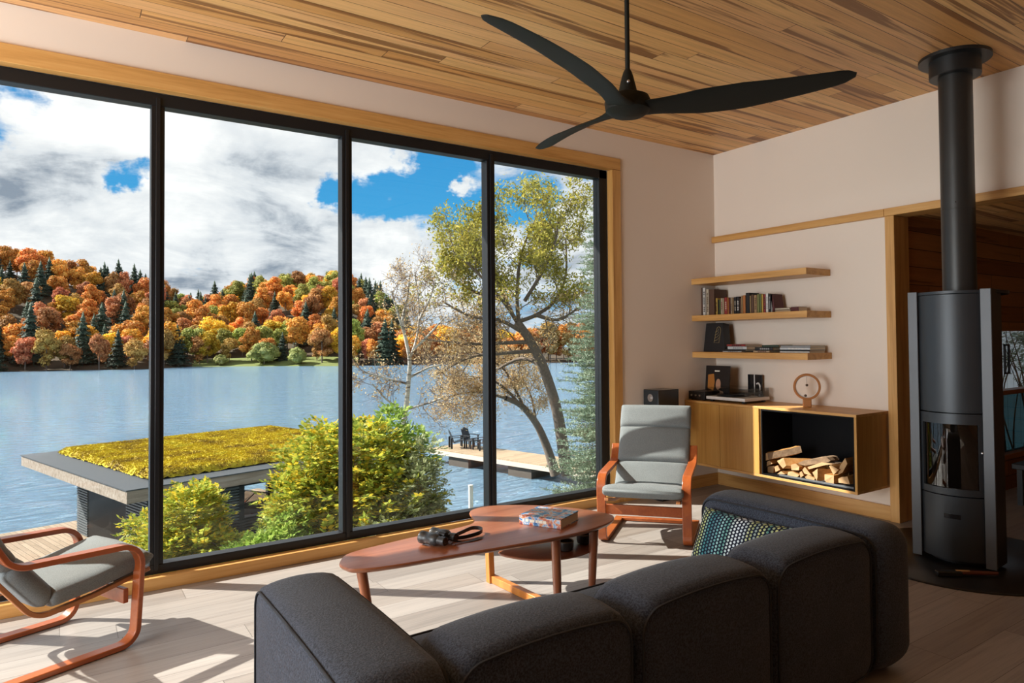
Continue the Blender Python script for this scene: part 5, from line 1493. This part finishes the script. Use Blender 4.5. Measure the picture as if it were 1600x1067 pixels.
# ------------------------------------------------------------------ trees and bushes near the house
class Br:
    """branches as tubes, gathered into one surface per tree"""
    def __init__(s, seed): s.V = []; s.F = []; s.off = 0; s.r = random.Random(seed); s.tips = []
    def tube(s, pts, r0, r1, n):
        P = np.array([tuple(p) for p in pts]); m = len(P)
        D = np.gradient(P, axis=0); D = unit(D)
        a = np.cross(D, np.array([.31, .22, .93])); a = unit(a + 1e-9); b = np.cross(D, a)
        t = np.linspace(0, 2 * np.pi, n, endpoint=False)
        R_ = np.linspace(r0, r1, m)[:, None, None]
        V = P[:, None, :] + R_ * (a[:, None, :] * np.cos(t)[None, :, None] + b[:, None, :] * np.sin(t)[None, :, None])
        s.V.append(V.reshape(-1, 3))
        i = np.arange(n); j = (i + 1) % n
        for k in range(m - 1):
            s.F.append(np.stack([k * n + i, k * n + j, (k + 1) * n + j, (k + 1) * n + i], -1) + s.off)
        s.off += m * n
    def grow(s, p, d, L, r_, lev, rise=.15, spread=.7, kids=5, wob=.22, leafy=None):
        R = s.r; n = 5 if lev > 0 else 4
        pts = [p.copy()]; d = d.normalized(); q = p.copy()
        for i in range(n):
            d = (d + Vector((R.gauss(0, wob), R.gauss(0, wob), R.gauss(0, wob) + rise)) * .6).normalized()
            q = q + d * (L / n); pts.append(q.copy())
        s.tube(pts, r_, r_ * .45, 6 if r_ > .03 else (4 if r_ > .01 else 3))
        if lev == 0:
            s.tips.append((pts[-1], d)); s.tips.append((pts[-2], d)); s.tips.append((pts[-3], d)); return
        s.kids(pts, r_ * .55, L * .58, lev - 1, rise, spread, kids, wob)
    def kids(s, pts, r_, L, lev, rise=.15, spread=.7, kids=5, wob=.22, lo=.3):
        R = s.r
        for k in range(kids):
            w = lo + (1 - lo) * (k + R.random()) / kids; f = w * (len(pts) - 1); i = min(len(pts) - 2, int(f))
            p = Vector(pts[i]).lerp(Vector(pts[i + 1]), f - i); d = (Vector(pts[i + 1]) - Vector(pts[i])).normalized()
            side = Vector((R.gauss(0, 1), R.gauss(0, 1), R.gauss(0, .8))); side = (side - d * side.dot(d)).normalized()
            s.grow(p, d * (1 - spread * .6) + side * spread, L * R.uniform(.7, 1.2), max(.0035, r_ * R.uniform(.7, 1)), lev, rise, spread, kids, wob)
    def mesh(s, name, m): return np_mesh(name, np.concatenate(s.V), np.concatenate(s.F), m, smooth=True)
def tip_leaves(tips, per, ln, wd, spread, seed, keep=None):
    r = np.random.RandomState(seed)
    T = np.array([tuple(p) for p, d in tips if keep is None or keep(p)])
    if not len(T): T = np.zeros((1, 3))
    P = np.repeat(T, per, 0) + r.normal(size=(len(T) * per, 3)) * spread
    return leaf_quads(P, r.normal(size=P.shape) + np.array([0, 0, .4]), ln, wd, r)
def path(pts): return [at(*q) for q in pts]

# big half-bare tree by the dock
D_ = 26.0
t1 = thing('willow_tree', 'tall half-bare yellow-green tree behind the spruce, spreading over the dock', 'tree', tuple(at(886, 735, D_)))
B1 = Br(3)
trunk = catmull(path([(886, 742, D_), (880, 700, D_), (870, 640, D_), (849, 574, D_), (829, 534, D_), (808, 503, D_)]), 4)
B1.tube(trunk, .24, .15, 9)
limbs = [[(808, 503, 26), (794, 481, 25.8), (780, 464, 25.5), (745, 425, 25.2), (708, 392, 25)], [(812, 512, 26), (808, 470, 26.2), (812, 410, 26.4), (826, 365, 26.5), (840, 338, 26.5)],
         [(808, 503, 26), (838, 492, 26.3), (867, 470, 26.6), (884, 430, 26.8), (884, 372, 27)], [(815, 518, 26), (780, 500, 25.6), (735, 494, 25.3), (690, 470, 25)],
         [(829, 534, 26), (780, 536, 25.7), (735, 537, 25.4), (668, 531, 25)], [(835, 548, 26), (785, 552, 25.8), (735, 558, 25.5), (682, 585, 25)], [(800, 490, 26), (770, 420, 26.4), (765, 375, 26.6), (775, 345, 26.7)],
         [(820, 470, 26), (850, 420, 25.6), (868, 375, 25.4), (872, 345, 25.4)], [(849, 574, 26), (815, 560, 26.6), (770, 580, 27), (720, 600, 27)], [(784, 468, 26), (740, 455, 26), (700, 430, 26.2)], [(838, 492, 26), (872, 500, 25.8), (905, 480, 25.6)]]
for lp_ in limbs:
    pts = catmull(path(lp_), 4); B1.tube(pts, .085, .03, 6)
    B1.kids(pts, .026, 1.15, 2, .10, .75, 7, .25, .15)
obj_ = link('branches', B1.mesh('branches', M['bark']), t1); obj_.matrix_parent_inverse = XF[t1.name].inverted()
M['leaf_yg'] = m_leaf('yellow green small leaves', [(.25, (.20, .20, .04)), (.5, (.40, .37, .06)), (.75, (.60, .49, .09))], .4)
M['leaf_tan'] = m_leaf('tan withered leaves', [(.25, (.40, .25, .11)), (.5, (.62, .43, .21)), (.75, (.74, .58, .34))], .45)
zc = at(800, 470, 26).z
lv, lf = tip_leaves(B1.tips, 4, .15, .055, .12, 5, lambda p: p.z > zc - .4 + 1.2 * rt.random())
o = link('leaves', np_mesh('leaves', lv, lf, M['leaf_yg']), t1); o.matrix_parent_inverse = XF[t1.name].inverted()
lv, lf = tip_leaves(B1.tips, 2, .12, .045, .10, 6, lambda p: p.z <= zc + .3 and rt.random() < .6)
o = link('withered_leaves', np_mesh('withered_leaves', lv, lf, M['leaf_tan']), t1, None); o.matrix_parent_inverse = XF[t1.name].inverted()
# leaning tree at the dock
t2 = thing('leaning_tree', 'leaning tree with tan twigs growing beside the dock', 'tree', tuple(at(868, 738, 28.2)))
B2 = Br(8); pts = catmull(path([(868, 742, 28.2), (861, 718, 28.2), (852, 692, 28.2), (838, 662, 28), (815, 634, 27.6), (790, 622, 27)]), 4)
B2.tube(pts, .21, .10, 8)
for lp_ in ([(815, 634, 27.6), (780, 600, 27), (745, 590, 26.6), (705, 600, 26.2)], [(790, 622, 27), (745, 612, 26.6), (700, 620, 26.2)], [(838, 662, 28), (830, 620, 28.3), (815, 590, 28.5)], [(820, 640, 27.6), (790, 580, 27.6), (760, 560, 27.5)]):
    q_ = catmull(path(lp_), 4); B2.tube(q_, .06, .02, 6); B2.kids(q_, .02, .95, 2, -.02, .8, 7, .28, .1)
o = link('branches', B2.mesh('branches', M['bark']), t2); o.matrix_parent_inverse = XF[t2.name].inverted()
zd = at(730, 662, 26.5).z
lv, lf = tip_leaves(B2.tips, 3, .10, .036, .12, 9, lambda p: p.z > zd)
o = link('withered_leaves', np_mesh('withered_leaves', lv, lf, M['leaf_tan']), t2); o.matrix_parent_inverse = XF[t2.name].inverted()
# birch
t = NT('birch bark'); o_ = t.obj(); s_ = t.sep(o_)
n = t.noise(t.mapping(o_, (3, 3, 22)), 1., 4, .6)
t.principled(t.ramp(n, [(.36, (.10, .08, .07)), (.46, (.52, .48, .43)), (.7, (.68, .64, .58))]), .75); M['birch'] = t.m
t3 = thing('birch_tree', 'slender bare birch rising behind the yellow-green bush', 'tree', tuple(at(624, 735, 16.5)))
B3 = Br(5); B3t = Br(55)
st_ = [[(624, 735, 16.5), (626, 690, 16.5), (634, 640, 16.5), (638, 600, 16.5), (640, 562, 16.5), (634, 530, 16.5), (629, 500, 16.4), (636, 468, 16.4), (640, 430, 16.4)], [(640, 562, 16.5), (651, 528, 16.7), (655, 490, 16.9), (652, 455, 17), (648, 425, 17)],
       [(645, 548, 16.5), (668, 525, 16.3), (693, 498, 16.1)], [(636, 535, 16.5), (622, 490, 16.2), (612, 455, 16.1)], [(655, 500, 16.8), (672, 465, 16.9), (680, 440, 17)], [(638, 600, 16.5), (600, 590, 16.2), (566, 580, 16)], [(639, 590, 16.5), (668, 575, 16.7), (690, 570, 16.8)], [(634, 640, 16.5), (668, 630, 16.2), (690, 622, 16)], [(634, 645, 16.5), (605, 625, 16.4), (582, 600, 16.2)]]
for i, lp_ in enumerate(st_):
    q_ = catmull(path(lp_), 4); B3.tube(q_, .075 if i == 0 else .032, .016 if i else .02, 7)
    B3t.kids(q_, .010, .62, 2, .06, .7, 8 if i == 0 else 6, .24, .42 if i == 0 else .25)
o = link('branches', B3.mesh('branches', M['birch']), t3); o.matrix_parent_inverse = XF[t3.name].inverted()
M['twig'] = m_plain('brown twigs', (.16, .10, .065), .9)
o = link('twigs', B3t.mesh('twigs', M['twig']), t3); o.matrix_parent_inverse = XF[t3.name].inverted()
lv, lf = tip_leaves(B3t.tips, 1, .055, .035, .05, 4, lambda p: rt.random() < .35)
o = link('leaves', np_mesh('leaves', lv, lf, M['leaf_tan']), t3); o.matrix_parent_inverse = XF[t3.name].inverted()
# spruce
sb = at(950, 800, 12.6); sz0 = float(bank_z(np.array(sb.x), np.array(sb.y))) - .1; sz1 = at(950, 262, 12.6).z
t4 = thing('blue_spruce', 'blue-green spruce standing close outside the right end of the window', 'tree', (sb.x, sb.y, sz0))
r = np.random.RandomState(12); H = sz1 - sz0
tri = []; twV = Br(1); nz = 0
z = .25
while z < H - .12:
    rad = 1.28 * (1 - z / H) ** .8 + .06
    for k in range(11):
        a = r.uniform(0, 2 * np.pi); L_ = rad * r.uniform(.8, 1.1)
        nseg = 8; w = np.linspace(0, 1, nseg)
        bx_ = np.stack([np.cos(a) * L_ * w, np.sin(a) * L_ * w, z - .30 * L_ * w + .24 * L_ * w ** 2.2 + r.normal() * .02], -1)
        twV.tube(bx_, .012, .004, 3)
        dirb = np.array([np.cos(a), np.sin(a), -.1]); sd = np.array([-np.sin(a), np.cos(a), 0])
        ntw = max(4, int(L_ / .05))
        for q in range(ntw):
            wq = .12 + .88 * (q + r.rand()) / ntw
            p0 = np.array([np.interp(wq, w, bx_[:, i]) for i in range(3)])
            tl = (.30 * (1 - wq) + .09) * r.uniform(.7, 1.1) * min(1., L_ + .25)
            dt = unit(dirb * r.uniform(.5, .9) + sd * (1 if q % 2 else -1) * r.uniform(.5, 1.) + np.array([0, 0, r.uniform(-.1, .3)]))
            nn = max(6, int(tl / .012))
            wv = r.rand(nn, 1); base = p0 + dt * tl * wv
            nd = unit(dt * .8 + r.normal(size=(nn, 3)) * .75 + np.array([0, 0, .25]))
            sd2 = unit(np.cross(nd, r.normal(size=(nn, 3)))) * .0068
            ln = r.uniform(.045, .075, (nn, 1))
            tri.append(np.stack([base - sd2, base + sd2, base + nd * ln], 1))
    z += .10 + .03 * r.rand()
TR = np.concatenate(tri).reshape(-1, 3)
M['spruce'] = m_leaf('blue spruce needles', [(.2, (.12, .18, .12)), (.5, (.26, .34, .24)), (.8, (.45, .52, .38))], .15, .55, 0., 3.)
o = link('needles', np_mesh('needles', TR, np.arange(len(TR)).reshape(-1, 3), M['spruce']), t4)
twV.tube(np.array([[0, 0, z_] for z_ in np.linspace(0, H, 10)]), .09, .01, 8)
o = link('trunk_and_boughs', twV.mesh('trunk_and_boughs', M['bark']), t4)

# leafy bushes
def sprigs(P, Dv, ln, nl, lw, r):
    """compound leaves: a curved midrib with paired leaflets"""
    n = len(P); Dv = unit(Dv); up = np.array([0, 0, 1.])
    S = unit(np.cross(Dv, up) + 1e-6); N = np.cross(S, Dv); Vs = []
    L_ = ln * r.uniform(.6, 1.2, (n, 1))
    for k in range(nl):
        w = (k // 2 + 1) / (nl // 2 + .5); sgn = 1 if k % 2 else -1
        if k == nl - 1: sgn = 0; w = 1.
        c = P + Dv * L_ * w - up * L_ * .25 * w * w
        d = unit(Dv * (.55 if sgn else 1) + S * sgn * 1. + N * r.normal(size=(n, 1)) * .25 - up * .15)
        b = unit(np.cross(d, N + r.normal(size=(n, 3)) * .25)); ll = L_ * .36 * (1 - .35 * abs(w - .5)); ww = ll * lw
        Vs.append(np.stack([c, c + d * ll * .45 + b * ww, c + d * ll, c + d * ll * .45 - b * ww], 1))
    V = np.concatenate(Vs).reshape(-1, 3); return V, np.arange(len(V)).reshape(-1, 4)
M['sumac'] = m_leaf('yellow green compound leaves', [(.22, (.13, .18, .03)), (.40, (.34, .42, .06)), (.52, (.58, .58, .08)), (.64, (.86, .58, .04)), (.72, (.50, .55, .12)), (.85, (.62, .66, .2))], .42, .5, 0., 1.1)
M['bush_grey'] = m_leaf('grey green leaves', [(.25, (.16, .20, .08)), (.5, (.34, .38, .18)), (.75, (.55, .58, .34))], .3, .5, 0., 2.)
M['fern'] = m_leaf('fresh green leaves', [(.25, (.14, .22, .04)), (.5, (.30, .45, .08)), (.75, (.55, .62, .16))], .4, .5, 0., 2.)
M['stem'] = m_plain('bush stems', (.10, .07, .04), .8)
def bush(name, label, lobes, n, ln, nl, lw, mat, seed, base, ymin=4.95):
    """lobes: (u, v, depth, radius across, radius up)"""
    r = np.random.RandomState(seed); P = []; Dv = []
    gz = float(bank_z(np.array(base.x), np.array(base.y)))
    t = thing(name, label, 'bush', (base.x, base.y, gz)); br = Br(seed)
    vol = np.array([l[3] ** 2 * l[4] for l in lobes]); vol = vol / vol.sum()
    for l, w in zip(lobes, vol):
        c = np.array(at(*l[:3])); m = int(n * w) + 8
        d = unit(r.normal(size=(m, 3))); rad = r.uniform(.35, 1.05, (m, 1)) ** .6
        q = c + d * rad * np.array([l[3], l[3], l[4]])
        P.append(q); Dv.append(d * np.array([1, 1, .6]) + np.array([0, 0, .25]) + r.normal(size=(m, 3)) * .35)
        for k in range(5):
            e = c + unit(r.normal(size=3)) * np.array([l[3], l[3], l[4]]) * .8
            b0 = np.array([base.x + r.normal() * .12, base.y + r.normal() * .12, gz - .05])
            mid = (b0 + e) / 2 + r.normal(size=3) * .12; mid[2] += .15
            br.tube(np.array(catmull([b0, mid, e], 6)), .014, .004, 5)
    P = np.concatenate(P); Dv = np.concatenate(Dv)
    keep = P[:, 1] > ymin; V, F = sprigs(P[keep], Dv[keep], ln, nl, lw, r)
    inv = np.array([base.x, base.y, gz])
    o = link('leaves', np_mesh('leaves', V - inv, F, M[mat]), t)
    br.V = [v - inv for v in br.V]
    o = link('stems', br.mesh('stems', M['stem']), t)
    return t
bush('yellow_bush', 'large yellow-green bush with orange leaves outside the middle panes',
     [(500, 735, 8.2, .42, .42), (575, 735, 8.2, .48, .50), (530, 800, 8.0, .55, .45), (612, 800, 8.0, .50, .45), (470, 800, 7.8, .36, .40), (560, 860, 7.8, .7, .45), (630, 745, 8.4, .26, .35), (505, 690, 8.3, .22, .2)],
     4600, .21, 11, .28, 'sumac', 21, at(560, 900, 8.1))
bush('grey_green_bush', 'grey-green bush at the foot of the large yellow-green bush', [(655, 770, 7.9, .27, .36), (640, 820, 7.8, .36, .30), (665, 715, 8.1, .16, .22), (600, 850, 7.4, .5, .22)], 2300, .12, 7, .42, 'bush_grey', 22, at(640, 905, 7.9))
bush('pale_bush', 'yellow-green bush before the boathouse wall, behind the mullion', [(295, 815, 7.4, .30, .34), (320, 800, 7.5, .20, .28), (270, 865, 7.2, .36, .30), (325, 865, 7.2, .30, .24), (222, 830, 7.4, .14, .14), (250, 830, 7.4, .18, .2)], 2000, .15, 11, .30, 'sumac', 23, at(295, 930, 7.3))
bush('low_shrub', 'low fresh green shrub at the bottom of the second pane', [(400, 865, 7.0, .28, .12), (440, 855, 7.2, .24, .18), (455, 830, 7.4, .18, .2), (372, 875, 6.9, .16, .1)], 900, .13, 9, .32, 'fern', 24, at(420, 930, 7.1))
bush('tall_sapling', 'tall green leafy shoots rising round the birch trunk', [(612, 672, 9.2, .16, .26), (560, 690, 9.2, .20, .2), (628, 695, 9.0, .16, .14), (648, 720, 9.0, .16, .2), (655, 690, 9.4, .1, .12)], 420, .20, 9, .32, 'fern', 25, at(610, 880, 9.1))

# evergreen outside the small window
bush('evergreen_shrub', 'dark evergreen fronds outside the small window behind the stove', [(1578, 530, 8.4, .12, .16), (1596, 575, 8.4, .14, .12), (1618, 540, 8.5, .2, .2)], 110, .22, 15, .12, 'spruce', 31, Vector((at(1600, 560, 8.4).x, 3.6, 0)), 3.2)
